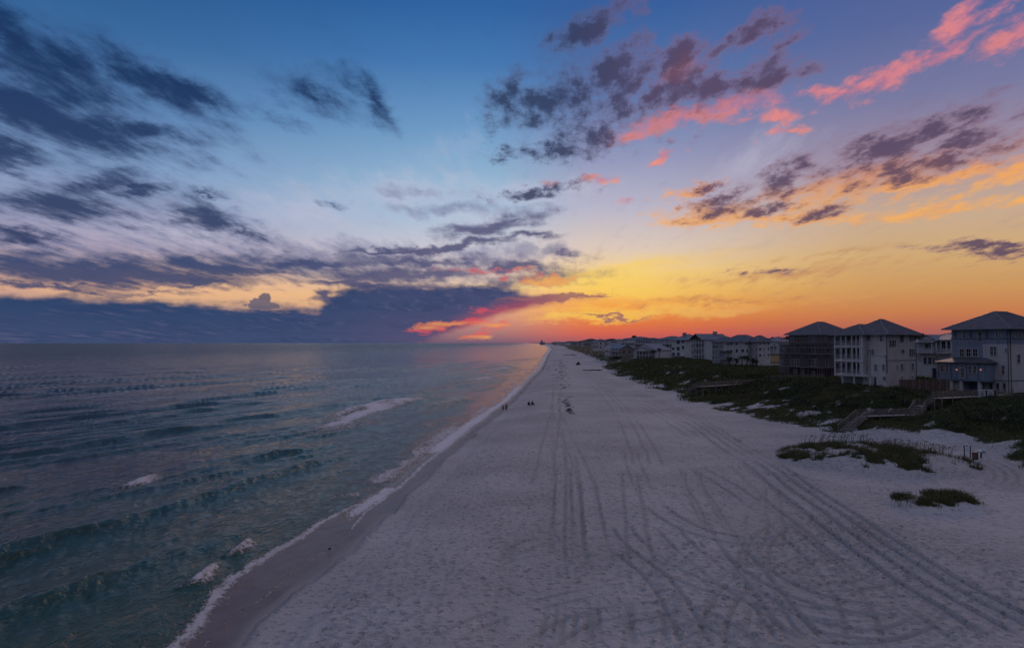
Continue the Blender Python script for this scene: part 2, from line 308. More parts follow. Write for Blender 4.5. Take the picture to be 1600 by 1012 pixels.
def base_h(x, y):
    d = (x - Xs(y))                                    # metres inland from the waterline
    toe = Xt(y) + 4 * (fbm(x * 0 + 3.3, y / 14., 3, 5) - .5) * np.clip(y / 60, 0, 3)
    h = np.where(d < 0, d * .055, 0.)
    h = h + .95 * sstep(d, 0, 12) + .12 * sstep(d, 12, 60)
    far = sstep(y, 350, 900)
    s = x - toe
    h = h + (1 - far) * (1.5 * sstep(s, -1, 9) + 3.2 * sstep(s, 8, 26) + .6 * sstep(s, 30, 60))
    h = h + far * 3.2 * sstep(s, 0, 60)
    dune = sstep(s, -2, 8)
    h = h + dune * (2.2 * (fbm(x / 17., y / 17., 4, 11) - .5) + .9 * (fbm(x / 4.5, y / 4.5, 3, 21) - .5)) * (1 - .75 * sstep(s, 26, 44))
    h = h + 1.6 * mound(x, y, M1, 11.5, 10.5, -.5) ** .9 * (.65 + .7 * fbm(x / 5., y / 5., 3, 31))
    h = h + .75 * mound(x, y, M2, 5.2, 4.0, 0.) * (.6 + .8 * fbm(x / 2., y / 2., 2, 41))
    for (cx_, cy_, cz_, r_) in PADS:                      # level ground round the big houses
        k = sstep(np.hypot(x - cx_, y - cy_), r_ * 1.7, r_ * .8); h = h * (1 - k) + (cz_ - .15) * k
    for (a_, b_) in WALKS:                                # the ground stays below the boardwalks
        ex, ey = b_[0] - a_[0], b_[1] - a_[1]; L2 = ex * ex + ey * ey
        t_ = np.clip(((x - a_[0]) * ex + (y - a_[1]) * ey) / L2, 0, 1)
        dd = np.hypot(x - a_[0] - t_ * ex, y - a_[1] - t_ * ey)
        lim = a_[2] + (b_[2] - a_[2]) * t_ - .55 + np.clip(dd - 2.0, 0, 99) * .5
        h = np.where(dd < 14, np.minimum(h, np.maximum(lim, .9)), h)
    return h
def _sstep(x, lo, hi): return sstep(x, lo, hi)
def hz(x, y): return float(base_h(np.array([x], float), np.array([y], float))[0])
def vegmask(x, y):
    """how much plant cover stands here, 0..1"""
    toe = Xt(y)
    s = x - toe
    n = fbm(x / 7., y / 7., 4, 51); n2 = fbm(x / 2.3, y / 2.3, 3, 61)
    v = sstep(s + (n - .5) * 16 + (n2 - .5) * 7, -2.0, 5.5)
    bare = sstep(n * .45 + n2 * .55, .60, .70) * sstep(s, 46, 14)
    v = v * (1 - .9 * bare)
    v = v * sstep(pathmask(x, y) + (n2 - .5) * 2, 2.4, 4.2)
    m1 = mound(x, y, M1, 11.5, 9.5, -.5); n3 = fbm(x / .8, y / .8, 3, 65)
    v = np.maximum(v, sstep(m1, 0., .1) * sstep(m1 * .8 + (n - .5) * 2.0 + (n2 - .5) * 1.7 + (n3 - .5) * 1.5, .42, .70))
    m2 = mound(x, y, M2, 3.9, 3.0, 0.)
    v = np.maximum(v, sstep(m2, 0., .1) * sstep(m2 * .7 + (n2 - .5) * 2.4 + (n3 - .5) * 2.0, .34, .62))
    return v

# ------------------------------------------------------------------ tyre tracks (photo points turned into ground polylines)
def spl(P, n=14):
    P = [Vector(p) for p in P]; out = []
    for i in range(len(P) - 1):
        p0 = P[max(i - 1, 0)]; p1 = P[i]; p2 = P[i + 1]; p3 = P[min(i + 2, len(P) - 1)]
        for k in range(n):
            t = k / n
            out.append(.5 * ((2 * p1) + (p2 - p0) * t + (2 * p0 - 5 * p1 + 4 * p2 - p3) * t * t + (3 * p1 - p0 - 3 * p2 + p3) * t ** 3))
    out.append(P[-1]); return out
def c4(*p): return [(800 + a / 2, 520 + b / 2) for a, b in p]
tracks = []   # (polyline px, lateral offsets, half width, depth)
MAIN = c4((190, 105), (290, 150), (480, 235), (700, 372), (900, 520), (1100, 670), (1300, 800), (1620, 985))
tracks += [(MAIN, (-1.3, .2, 1.5, 2.6), .26, .09)]
tracks += [(c4((180, 110), (260, 150), (430, 240), (640, 378), (840, 540), (1040, 700), (1250, 850), (1480, 1010)), (-.8, .9), .24, .05)]
tracks += [(c4((790, 430), (900, 465), (1020, 486), (1180, 500), (1380, 505), (1530, 492), (1565, 462), (1540, 430), (1470, 395)), (-1.5, -.4, .6, 1.6), .24, .05)]
tracks += [(c4((370, 370), (395, 460), (440, 535), (530, 600), (660, 645), (820, 655), (900, 640)), (-.85, .85), .22, .05)]
tracks += [(c4((140, 1000), (148, 800), (152, 600), (158, 420)), (-.8, .8), .22, .03), (c4((225, 1000), (215, 760), (205, 560), (190, 380)), (-.3, 1.1), .22, .035)]
tracks += [(c4((310, 1000), (292, 800), (255, 620), (230, 450)), (-.8, .8), .22, .03), (c4((430, 1000), (405, 760), (385, 600), (360, 430)), (-.8, .8), .22, .035)]
tracks += [(c4((320, 590), (420, 690), (560, 775), (760, 840), (1000, 888), (1150, 885), (1225, 850)), (-.7, .7), .2, .05)]
tracks += [(c4((860, 900), (1000, 932), (1150, 948), (1270, 915), (1330, 860)), (-.5, .6), .2, .05)]
tracks += [(c4((465, 600), (600, 720), (800, 860), (1010, 1005)), (-.8, .8), .22, .05), (c4((540, 420), (640, 600), (760, 760), (950, 1000)), (-.8, .8), .22, .045)]
tracks += [(c4((812, 480), (822, 600), (800, 700), (700, 800), (640, 900), (630, 1010)), (-.6, .6), .2, .05), (c4((740, 560), (735, 660), (690, 780)), (-.2,), .2, .04)]
tracks += [(c4((-120, 540), (60, 522), (240, 535), (340, 590)), (-.7, .7), .2, .03), (c4((0, 870), (150, 830), (330, 795), (520, 790)), (-.6, .6), .2, .025), (c4((330, 960), (480, 925), (640, 880)), (0., 1.4), .2, .04), (c4((770, 990), (775, 850), (800, 760)), (-.6, .6), .2, .035)]
tracks += [(c4((600, 690), (700, 720), (850, 720), (960, 690)), (0.,), .2, .03), (c4((820, 780), (900, 720), (1010, 690)), (-.5, .7), .2, .03), (c4((-200, 984), (-60, 900), (100, 860)), (0., 1.2), .22, .03)]
tracks += [(c4((-40, 700), (120, 640), (300, 660), (440, 760), (540, 900), (580, 1010)), (-.7, .7), .2, .04), (c4((560, 430), (600, 560), (700, 690), (860, 800), (1060, 860), (1240, 870)), (-.8, .8), .22, .05)]
tracks += [(c4((1120, 1000), (1060, 860), (960, 720), (830, 600), (700, 500), (560, 420)), (-.8, .8), .22, .05), (c4((920, 1000), (820, 900), (760, 780), (780, 660), (880, 580)), (-.7, .7), .2, .045), (c4((60, 1000), (200, 900), (420, 860), (620, 900), (760, 1000)), (-.7, .7), .2, .045)]
tracks += [(c4((940, 800), (1060, 800), (1160, 770), (1230, 720)), (-.6, .6), .2, .04), (c4((850, 960), (1010, 990), (1180, 990), (1320, 960), (1420, 900)), (-.6, .7), .2, .045)]
tracks += [([(797, 838), (792, 880), (783, 930), (772, 975), (764, 1020)], (0.,), .8, .022)]
for q_ in ((893, 2.2), (968, 3.4)):      # long straight tracks that follow the beach
    tracks += [([(q_[0], 1012), (q_[0] + (862 - q_[0]) * .30, 870), (q_[0] + (862 - q_[0]) * .62, 720), (866 + q_[1], 640), (866 + q_[1] * .6, 590)], (-.8, .8), .2, .028)]
tracks += [(c4((150, 105), (140, 200), (120, 330), (90, 480)), (-1, 1.), .25, .02), (c4((215, 120), (300, 200), (370, 300), (420, 420)), (-1.4, .6, 2.), .3, .03)]

def carve(x, y):
    """returns (height change, compaction 0..1)"""
    dh = np.zeros_like(x); cp = np.zeros_like(x)
    for pl, offs, hw, dep in tracks:
        P = spl([Vector(Gxy(a, b, 1.0)) for a, b in pl], 8)
        A = np.array([[p.x, p.y] for p in P])
        lo = A.min(0) - 5; hi = A.max(0) + 5
        sel = np.nonzero((x > lo[0]) & (x < hi[0]) & (y > lo[1]) & (y < hi[1]))[0]
        if not len(sel): continue
        sx, sy = x[sel], y[sel]
        best = np.full(len(sel), 1e9); lat = np.full(len(sel), 1e9); along = np.zeros(len(sel)); acc = 0
        for i in range(len(A) - 1):
            ax, ay = A[i]; ex, ey = A[i + 1] - A[i]; L = math.hypot(ex, ey) + 1e-9
            near = np.nonzero((np.abs(sx - ax - ex / 2) < L / 2 + 5) & (np.abs(sy - ay - ey / 2) < L / 2 + 5))[0]
            if len(near):
                qx = sx[near] - ax; qy = sy[near] - ay
                t = np.clip((qx * ex + qy * ey) / L / L, 0, 1)
                dd = np.hypot(qx - t * ex, qy - t * ey); sg = np.sign(ex * qy - ey * qx)
                b = dd < best[near]; k = near[b]
                best[k] = dd[b]; lat[k] = (dd * sg)[b]; along[k] = acc + (t * L)[b]
            acc += L
        wob = .8 * (vnoise(along / 6., along * 0 + hw, 3) - .5) * .35
        tot = acc; fade = sstep(along, 0, 3) * sstep(tot - along, 0, 3) * (.25 + .75 * sstep(vnoise(along / 9., along * 0 + dep * 100, 9), .15, .5))
        for o in offs:
            r = (lat - o - wob) / (hw * .78)
            rut = np.exp(-r ** 4) * dep * 1.65
            berm = np.exp(-((np.abs(r) - 1.55) / .45) ** 2) * dep * 1.0
            tread = np.exp(-r ** 4) * dep * .35 * np.sin(along * 2 * math.pi / .32 + np.abs(r) * 2.)
            near_w = sstep(sy, 75, 40)
            dh[sel] += (-rut + berm + tread * near_w) * fade
            cp[sel] = np.maximum(cp[sel], np.exp(-r ** 4) * fade)
    return dh, cp
def footprints(x, y, cell=.62, seed=5):
    """walked-over sand: jittered elongated dimples with a pushed-up rim"""
    ix = np.floor(x / cell); iy = np.floor(y / cell); out = np.zeros_like(x)
    for i in (-1, 0, 1):
        for j in (-1, 0, 1):
            a = ix + i; b = iy + j
            on = _h(a, b, seed + 3) < .72
            px = (a + .15 + .7 * _h(a, b, seed)) * cell; py = (b + .15 + .7 * _h(a, b, seed + 1)) * cell
            an = _h(a, b, seed + 2) * 3.14; ca, sa = np.cos(an), np.sin(an)
            qx = x - px; qy = y - py
            sz = .75 + .6 * _h(a, b, seed + 4)
            u = (qx * ca + qy * sa) / (.19 * sz); v = (-qx * sa + qy * ca) / (.11 * sz)
            r = np.sqrt(u * u + v * v)
            out += on * (-np.exp(-r ** 3) * .9 + .45 * np.exp(-((r - 1.5) / .4) ** 2))
    tr = .55 + .9 * sstep(fbm(x / 5., y / 9., 3, 88), .35, .65)      # some ground is walked over more than other
    return out * tr

def grid_mesh(name, X, Y, Z, mat, attrs=None):
    nr, nc = X.shape
    me = bpy.data.meshes.new(name)
    co = np.stack([X, Y, Z], -1).reshape(-1, 3).astype(np.float32)
    idx = np.arange(nr * nc).reshape(nr, nc)
    q = np.stack([idx[:-1, :-1], idx[:-1, 1:], idx[1:, 1:], idx[1:, :-1]], -1).reshape(-1, 4).astype(np.int32)
    me.vertices.add(len(co)); me.vertices.foreach_set('co', co.ravel())
    me.loops.add(q.size); me.loops.foreach_set('vertex_index', q.ravel())
    me.polygons.add(len(q)); me.polygons.foreach_set('loop_start', np.arange(0, q.size, 4, dtype=np.int32))
    me.polygons.foreach_set('use_smooth', np.ones(len(q), bool))
    me.update(calc_edges=True)
    for k, v in (attrs or {}).items():
        at = me.attributes.new(k, 'FLOAT', 'POINT'); at.data.foreach_set('value', v.reshape(-1).astype(np.float32))
    me.materials.append(mat)
    o = bpy.data.objects.new(name, me); COL.objects.link(o)
    return o

def newmat(name):
    m = bpy.data.materials.new(name); m.use_nodes = True; m.node_tree.nodes.clear()
    t = NT(m.node_tree); p = t.n.new('ShaderNodeBsdfPrincipled'); o = t.n.new('ShaderNodeOutputMaterial')
    t.l.new(p.outputs[0], o.inputs[0]); return m, t, p
def attr(t, name):
    n = t.n.new('ShaderNodeAttribute'); n.attribute_name = name; return n.outputs['Fac']
def bump(t, h, dist, strength=1., nrm=None):
    n = t.n.new('ShaderNodeBump'); n.inputs['Strength'].default_value = strength; n.inputs['Distance'].default_value = dist
    t.put(n.inputs['Height'], h)
    if nrm is not None: t.put(n.inputs['Normal'], nrm)
    return n.outputs[0]

# ------------------------------------------------------------------ sand and dunes: one sheet to the horizon
ms, t, p = newmat('white_quartz_sand')
pos = t.n.new('ShaderNodeNewGeometry').outputs['Position']
wet = attr(t, 'wet'); veg = attr(t, 'veg'); comp = attr(t, 'compact_shade')
n1 = t.noise(pos, .06, 5, .6); n2 = t.noise(pos, 1.4, 6, .65); n3 = t.noise(pos, 6., 4, .6)
sand = t.mix(t.ss(n1, .3, .7), (.585, .58, .57), (.44, .43, .425))
sand = t.mix(t.mul(t.ss(n2, .45, .75), .35), sand, (.38, .36, .365))
sand = t.mix(t.mul(t.ss(t.noise(pos, 4.5, 3, .7), .56, .72), .55), sand, (.27, .25, .25))
sand = t.mix(t.mul(comp, .48), sand, (.30, .285, .285))  # packed sand in the tracks, darkened further to stand in for rut shade
wl = t.mix(t.ss(n1, .3, .7), (.20, .150, .13), (.16, .125, .115))
cc = t.mix(wet, sand, wl)
gv = t.mix(t.ss(n2, .35, .65), (.034, .046, .016), (.066, .066, .030))
gv = t.mix(t.ss(t.noise(pos, .09, 4, .6), .42, .6), gv, (.030, .046, .020))
vv = t.ss(t.add(veg, t.mul(t.sub(t.noise(pos, 2.6, 6, .75), .5), 2.4)), .45, .75)
cc = t.mix(vv, cc, gv)
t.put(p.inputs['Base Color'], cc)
t.put(p.inputs['Roughness'], t.ss(wet, .3, 1., .92, .42))
t.put(p.inputs['Specular IOR Level'], t.ss(wet, .3, 1., .15, .5))
vor = t.n.new('ShaderNodeTexVoronoi'); vor.inputs['Scale'].default_value = 1.9; t.put(vor.inputs['Vector'], pos)
vor.inputs['Randomness'].default_value = 1.
hb = t.add(t.mul(t.ss(vor.outputs['Distance'], 0., .45), .55), t.mul(n2, .6))
hb = t.add(hb, t.mul(n3, .3))
hb = t.mul(hb, t.ss(wet, .5, 0., .04, 1.))
t.put(p.inputs['Normal'], bump(t, hb, .42, 1.))

def rows(dense, ratio):
    ys = [24.0]
    while ys[-1] < 45000:
        y = ys[-1]; ys.append(y + min(max(dense * y * y, .0), ratio * y))
    return np.array([-250., -120, -60, -25, 0, 12, 19] + ys)
ys = rows(5.4e-5, .0125)
yw = np.maximum(ys, 26)
NC = 640
tt = np.linspace(0, 1, NC)
XL = Xs(ys) - 7; XR = .82 * yw + 9
X = XL[:, None] + (XR - XL)[:, None] * tt[None, :]
ext = np.array([.03, .08, .16, .3, .55, 1., 1.8, 3.2])
X = np.concatenate([X, XR[:, None] + (ext[None, :] * (120 + yw * 1.)[:, None])], 1)
extl = np.array([40., 12.])
X = np.concatenate([XL[:, None] - extl[None, :], X], 1)
Y = np.repeat(ys[:, None], X.shape[1], 1)
x = X.ravel(); y = Y.ravel()
Z = base_h(x, y)
d = x - Xs(y)
v = vegmask(x, y)
dh, cp = carve(x, y)
near = y < 190
fp = np.zeros_like(x); fp[near] = footprints(x[near], y[near]) + .7 * footprints(x[near] * 1.07 + 31, y[near] * 1.02 + 7, .8, 15)
dry = sstep(d + 2.2 * (fbm(x / 3., y / 6., 3, 71) - .5), 3.4, 6.5)
walk = .35 + .65 * sstep(fbm(x / 9., y / 9., 3, 81), .3, .6)
amp = .095 * walk * (1 - .75 * cp) * (1 - .6 * v) * dry
Z = Z + dh * dry + fp * amp
Z = Z + dry * .10 * (fbm(x / 2.6, y / 3.4, 3, 91) - .5) + dry * .35 * (fbm(x / 14., y / 20., 3, 95) - .5)
# small scarp and trampled ridge line at the top of the wash
Z = Z + .10 * sstep(d + 1.2 * (fbm(x / 4, y / 7, 3, 97) - .5), 4.6, 5.2) * sstep(y, 300, 100)
wetv = sstep(d + 1.6 * (fbm(x / 2.2, y / 7., 3, 99) - .5), 2.7, .6)
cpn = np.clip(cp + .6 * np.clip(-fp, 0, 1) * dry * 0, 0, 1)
ground = grid_mesh('beach_and_dunes', X, Y, Z.reshape(X.shape), ms, {'wet': wetv, 'veg': v, 'compact_shade': cpn})
ground['kind'] = 'structure'

# ------------------------------------------------------------------ sea
mw, t, p = newmat('gulf_water')
pos = t.n.new('ShaderNodeNewGeometry').outputs['Position']
foam = attr(t, 'foam'); sw = attr(t, 'swash'); dep = attr(t, 'depth')
deepc = t.mix(t.ss(dep, 8., 90.), (.022, .066, .042), (.024, .036, .036))
deepc = t.mix(t.ss(dep, 16., 0.), deepc, (.028, .082, .050))
deepc = t.mix(t.mul(t.ss(t.noise(t.mapping(pos, sc=(.05, .02, 1)), 1., 4, .6), .5, .7), t.ss(dep, 14., 30.)), deepc, (.026, .022, .024))
bodyc = t.mix(sw, deepc, (.19, .130, .115))
fn = t.noise(t.mapping(pos, sc=(1., .6, 1)), 1.9, 8, .76, .9)
fv2 = t.n.new('ShaderNodeTexVoronoi'); fv2.feature = 'DISTANCE_TO_EDGE'; fv2.inputs['Scale'].default_value = 1.5
t.put(fv2.inputs['Vector'], t.vm('ADD', pos, t.vm('SCALE', t.noise(pos, 1.3, 3, .6, out=1), .9)))
lace = t.ss(fv2.outputs['Distance'], .10, .0)
fm = t.ss(t.add(t.add(foam, t.mul(t.sub(fn, .5), 2.6)), t.mul(lace, .40)), .48, .98)
fm = t.mul(fm, t.ss(foam, .04, .2))
col = t.mix(fm, bodyc, (.80, .81, .84))
t.put(p.inputs['Base Color'], col)
t.put(p.inputs['Roughness'], t.m('MAXIMUM', t.m('MAXIMUM', t.ss(dep, 40., 600., .11, .28), t.mul(sw, .36)), t.mul(fm, .7)))
p.inputs['IOR'].default_value = 1.333
a1 = t.noise(t.mapping(pos, rot=(0, 0, R(-22)), sc=(.55, .24, .5)), 1., 7, .62)
a2 = t.noise(t.mapping(pos, rot=(0, 0, R(18)), sc=(1.9, .9, 1)), 1., 5, .6)
a3 = t.noise(t.mapping(pos, rot=(0, 0, R(-30)), sc=(.09, .045, .1)), 1., 4, .6)
ridge = t.sub(1., t.m('ABSOLUTE', t.mul(t.sub(a1, .5), 5.)))
ridge2 = t.sub(1., t.m('ABSOLUTE', t.mul(t.sub(a2, .5), 5.)))
calm = t.mul(t.ss(sw, 0., .8, 1., .10), 1.)
hb = t.mul(t.add(t.add(t.mul(a1, t.ss(dep, 20., 120., .46, .8)), t.mul(ridge, .035)), t.add(t.mul(a2, .19), t.mul(ridge2, .02))), calm)
hb = t.add(hb, t.mul(a3, t.ss(dep, 30., 200., .5, 4.5)))
a4 = t.noise(t.mapping(pos, rot=(0, 0, R(-25)), sc=(.030, .016, .03)), 1., 6, .7)
hb = t.add(hb, t.mul(a4, t.ss(dep, 60., 500., 0., 14.)))
hb = t.add(hb, t.mul(t.mul(fm, fn), .3))
t.put(p.inputs['Normal'], bump(t, hb, 1.2, 1.))

ys2 = rows(5.0e-5, .0125)
yw = np.maximum(ys2, 26); NCW = 560
# columns run from just inside the beach out to sea, closer together near the beach
tw = np.linspace(0, 1, NCW) ** 1.25
XR2 = Xs(ys2) + 5.0; XL2 = np.minimum(-(.80 * yw + 14), XR2 - 60)
XW = XR2[:, None] + (XL2 - XR2)[:, None] * tw[None, :]
XW = np.concatenate([XW, XL2[:, None] - np.array([40, 120, 350, 1200, 5000, 30000.])[None, :]], 1)[:, ::-1]
YW = np.repeat(ys2[:, None], XW.shape[1], 1)
x = XW.ravel(); y = YW.ravel(); dw = Xs(y) - x          # metres seaward
def polyd(x, y, pts, z=0.):
    A = [Gxy(a, b, z) for a, b in pts]
    best = np.full(x.shape, 1e9)
    lo = np.min(A, 0) - 8; hi = np.max(A, 0) + 8
    sel = np.nonzero((x > lo[0]) & (x < hi[0]) & (y > lo[1]) & (y < hi[1]))[0]
    sx, sy = x[sel], y[sel]; b = best[sel]; sd = np.full(len(sel), 1e9); tl = np.zeros(len(sel)); L0 = 0
    for (ax, ay), (bx, by) in zip(A[:-1], A[1:]):
        ex, ey = bx - ax, by - ay; L = math.hypot(ex, ey)
        tpar = np.clip(((sx - ax) * ex + (sy - ay) * ey) / L / L, 0, 1)
        dd = np.hypot(sx - ax - tpar * ex, sy - ay - tpar * ey); sg = np.sign(ex * (sy - ay) - ey * (sx - ax))
        c = dd < b; b[c] = dd[c]; sd[c] = (dd * sg)[c]; tl[c] = (L0 + tpar * L)[c]; L0 += L
    o = np.full(x.shape, 1e9); o[sel] = sd; q = np.zeros(x.shape); q[sel] = tl / L0
    return o, q
swn = (fbm(x / 9, y / 16, 3, 101) - .5)
q = dw + .24 * y + 3.2 * swn
q2 = dw * .93 + .42 * y + 2.5 * (fbm(x / 6, y / 9, 2, 103) - .5)
depth = np.clip(dw, 0, 1e4)
grow = sstep(dw, 3, 18)
gp = sstep(fbm(q / 13., (y - .3 * x) / 45., 3, 105), .38, .62); gp2 = sstep(fbm(q2 / 7., (y - .45 * x) / 22., 3, 107), .38, .60)
lam = 11.5
w_a = ((1 + np.cos(2 * math.pi * q / lam)) / 2) ** 3.0
w_b = ((1 + np.cos(2 * math.pi * q2 / 4.7 + 1.3)) / 2) ** 1.8
w_c = fbm((x * .9 + y * .36) / 1.7, (y * .9 - x * .36) / 6.5, 4, 109, .55) - .5
w_r = 1 - np.abs(2 * fbm((x * .92 + y * .34) / 1.3, (y * .92 - x * .34) / 9., 3, 119, .5) - 1); w_r = w_r ** 3 - .5
w_d = fbm((x * .9 + y * .5) / .6, (y * .9 - x * .5) / 2.2, 2, 113, .55) - .5
fadeF = sstep(y, 900, 250)
ZW = grow * fadeF * (.72 * gp * w_a + .28 * gp2 * w_b * sstep(y, 420, 180)) + (w_c * .24 + w_r * .055) * sstep(dw, 2, 12) * sstep(y, 210, 80) + w_d * .14 * sstep(dw, 4, 10) * sstep(y, 160, 60)
front_px = [(240, 1040), (271, 1010), (300, 980), (318, 956), (327, 940), (338, 922), (363, 903), (395, 881), (428, 861), (469, 838), (497, 818), (530, 800), (556, 788)]
fd, fq = polyd(x, y, front_px)
front_on = fd < 1e8
foamv = np.zeros_like(x)
nz = fbm(x / 1.4, y / 1.8, 3, 121)
land = fd * -1.0                                          # sign set below: positive towards the beach
foamv = np.maximum(foamv, np.exp(-((fd + .1) / (.30 + .75 * nz * (1.15 - fq))) ** 2))
foamv = np.maximum(foamv, .5 * np.exp(-(np.clip(fd - .1, 0, 9) / 1.8) ** 2) * (fd > 0) * (fd < 8) * (.2 + 1.1 * nz) * (1.1 - fq))
foamv = np.maximum(foamv, .5 * np.exp(-(np.clip(-fd - .1, 0, 9) / 1.6) ** 2) * (fd < 0) * (.2 + 1. * nz) * (1.15 - fq))
edged = dw + .5 * (nz - .5)
upper = sstep(y, 57, 64)
foamv = np.maximum(foamv, upper * (.5 + .6 * (y < 260)) * 1.1 * np.exp(-((edged - 1.0) / (.7 + 1.2 * vnoise(y / 9., y * 0, 5))) ** 2) * sstep(vnoise(y / 13., y * 0 + 4, 6), .05, .35))
foamv = np.maximum(foamv, upper * .85 * np.exp(-((edged - 3.2) / 2.2) ** 2) * sstep(fbm(x / 4, y / 8, 3, 131), .42, .6))
foamv = np.maximum(foamv, np.where(upper > 0, .95, .55) * np.exp(-((edged - y / 420.) / (.14 + upper * y / 330.)) ** 2))
wid = {}
def breaker(pts, w, s=1., lift=.0, tail=2.):
    global foamv, ZW
    sd, qq = polyd(x, y, pts)
    ends = np.sin(np.clip(qq, 0.02, .98) * math.pi) ** .5
    f = np.exp(-(np.where(sd > 0, sd / (w * 1.0), sd / (w * tail)) / (.35 + 1. * nz)) ** 2) * s * ends
    f = np.where(sd > 1e8, 0, f) * (.62 + .55 * vnoise(x / (w * .9), y / (w * .9), 77))
    foamv = np.maximum(foamv, f)
    if lift: ZW += np.where(sd > 1e8, 0, np.exp(-((sd - .1) / (w * .9)) ** 2) * lift * ends)
breaker([(286, 918), (306, 911), (326, 897), (342, 880)], .55, 1.25, .45, 1.6)
breaker([(354, 868), (368, 863), (384, 854), (394, 842)], .50, 1.25, .42, 1.6)
breaker([(182, 764), (205, 759), (226, 752), (243, 742)], .8, 1.3, .45, 1.6)
breaker([(490, 680), (520, 668), (560, 648), (600, 636), (640, 627), (680, 622)], 3.4, 1.5, .25, .9)
breaker([(500, 657), (530, 648), (575, 638), (610, 631), (640, 627)], 1.2, 1.1, .5)
breaker([(650, 640), (700, 630), (740, 622)], 1.5, .8, .3)
breaker([(455, 702), (475, 695), (495, 690)], 1.5, .5, 0)
breaker([(320, 755), (345, 748), (365, 742)], 1.6, .5, 0)
breaker([(755, 582), (780, 577), (800, 572)], 5., 1.1, .3)
breaker([(705, 598), (750, 592), (790, 586)], 4., .9, .3)
breaker([(790, 566), (815, 562), (835, 560)], 8., .7, .3)
breaker([(740, 610), (765, 606), (790, 598)], 2.5, .55, .3)
breaker([(730, 655), (748, 645), (765, 636)], 2.0, .8, .1)
for k in range(16):
    yy = rnd.uniform(90, 700); xx = float(Xs(yy)) - rnd.uniform(6, 20 + yy * .09)
    L = rnd.uniform(6, 22) * (1 + yy / 200)
    def tp(a, b):
        dd = Vector((a, b, -CAMZ)); s = PITCH
        zc = dd.y * math.cos(s) + dd.z * math.sin(s); yc = -dd.y * math.sin(s) + dd.z * math.cos(s)
        return 800 + FPX * dd.x / zc, 506 - FPX * yc / zc
    breaker([tp(xx - .1 * L, yy - L / 2), tp(xx, yy), tp(xx + .12 * L, yy + L / 2)], rnd.uniform(.5, 1.2) * (1 + yy / 150), rnd.uniform(.45, .75), .25)
inside = (fd < 0) & (fd > -1e8)
# swash: thin sheet between the foam front and the edge of the water
side = np.sign(np.where(front_on, fd, 0))
sws = np.where(front_on & (dw < 11), sstep(-fd, -.1, .5), 0.)
swash = np.maximum(sws * sstep(dw, 11, 7), sstep(dw, 2.4 + 1.5 * upper * nz, .2))
beach_z = -dw * .055
ZW = ZW * (1 - .97 * np.clip(swash, 0, 1))
ZW = np.where(dw < 1.2, np.minimum(ZW, .02), ZW)
sea = grid_mesh('sea', XW, YW, (ZW + .015).reshape(XW.shape), mw, {'foam': foamv, 'swash': np.clip(swash, 0, 1), 'depth': depth})
sea['kind'] = 'structure'
# ------------------------------------------------------------------ building kit
def mat(name, col, rough=.6, var=.12, scale=1.2, metal=0., spec=.3, emit=None, estr=0.):
    m, t, p = newmat(name)
    tc = t.n.new('ShaderNodeTexCoord').outputs['Object']
    n = t.noise(tc, scale, 5, .65)
    c2 = tuple(max(0, v * (1 - var * 2.2)) for v in col)
    t.put(p.inputs['Base Color'], t.mix(t.ss(n, .35, .7), col, c2))
    p.inputs['Roughness'].default_value = rough; p.inputs['Metallic'].default_value = metal
    p.inputs['Specular IOR Level'].default_value = spec
    if emit: p.inputs['Emission Color'].default_value = (*emit, 1); p.inputs['Emission Strength'].default_value = estr
    return m
def siding(name, col, pitch=.18, var=.08):
    m, t, p = newmat(name)
    tc = t.n.new('ShaderNodeTexCoord').outputs['Object']
    n = t.noise(t.mapping(tc, sc=(1, 1, .25)), 1.1, 5, .6)
    t.put(p.inputs['Base Color'], t.mix(t.ss(n, .35, .75), col, tuple(v * (1 - 2.5 * var) for v in col)))
    p.inputs['Roughness'].default_value = .75; p.inputs['Specular IOR Level'].default_value = .2
    z = t.m('FRACT', t.div(t.sep(tc)[2], pitch))
    t.put(p.inputs['Normal'], bump(t, z, .02, .6))
    return m
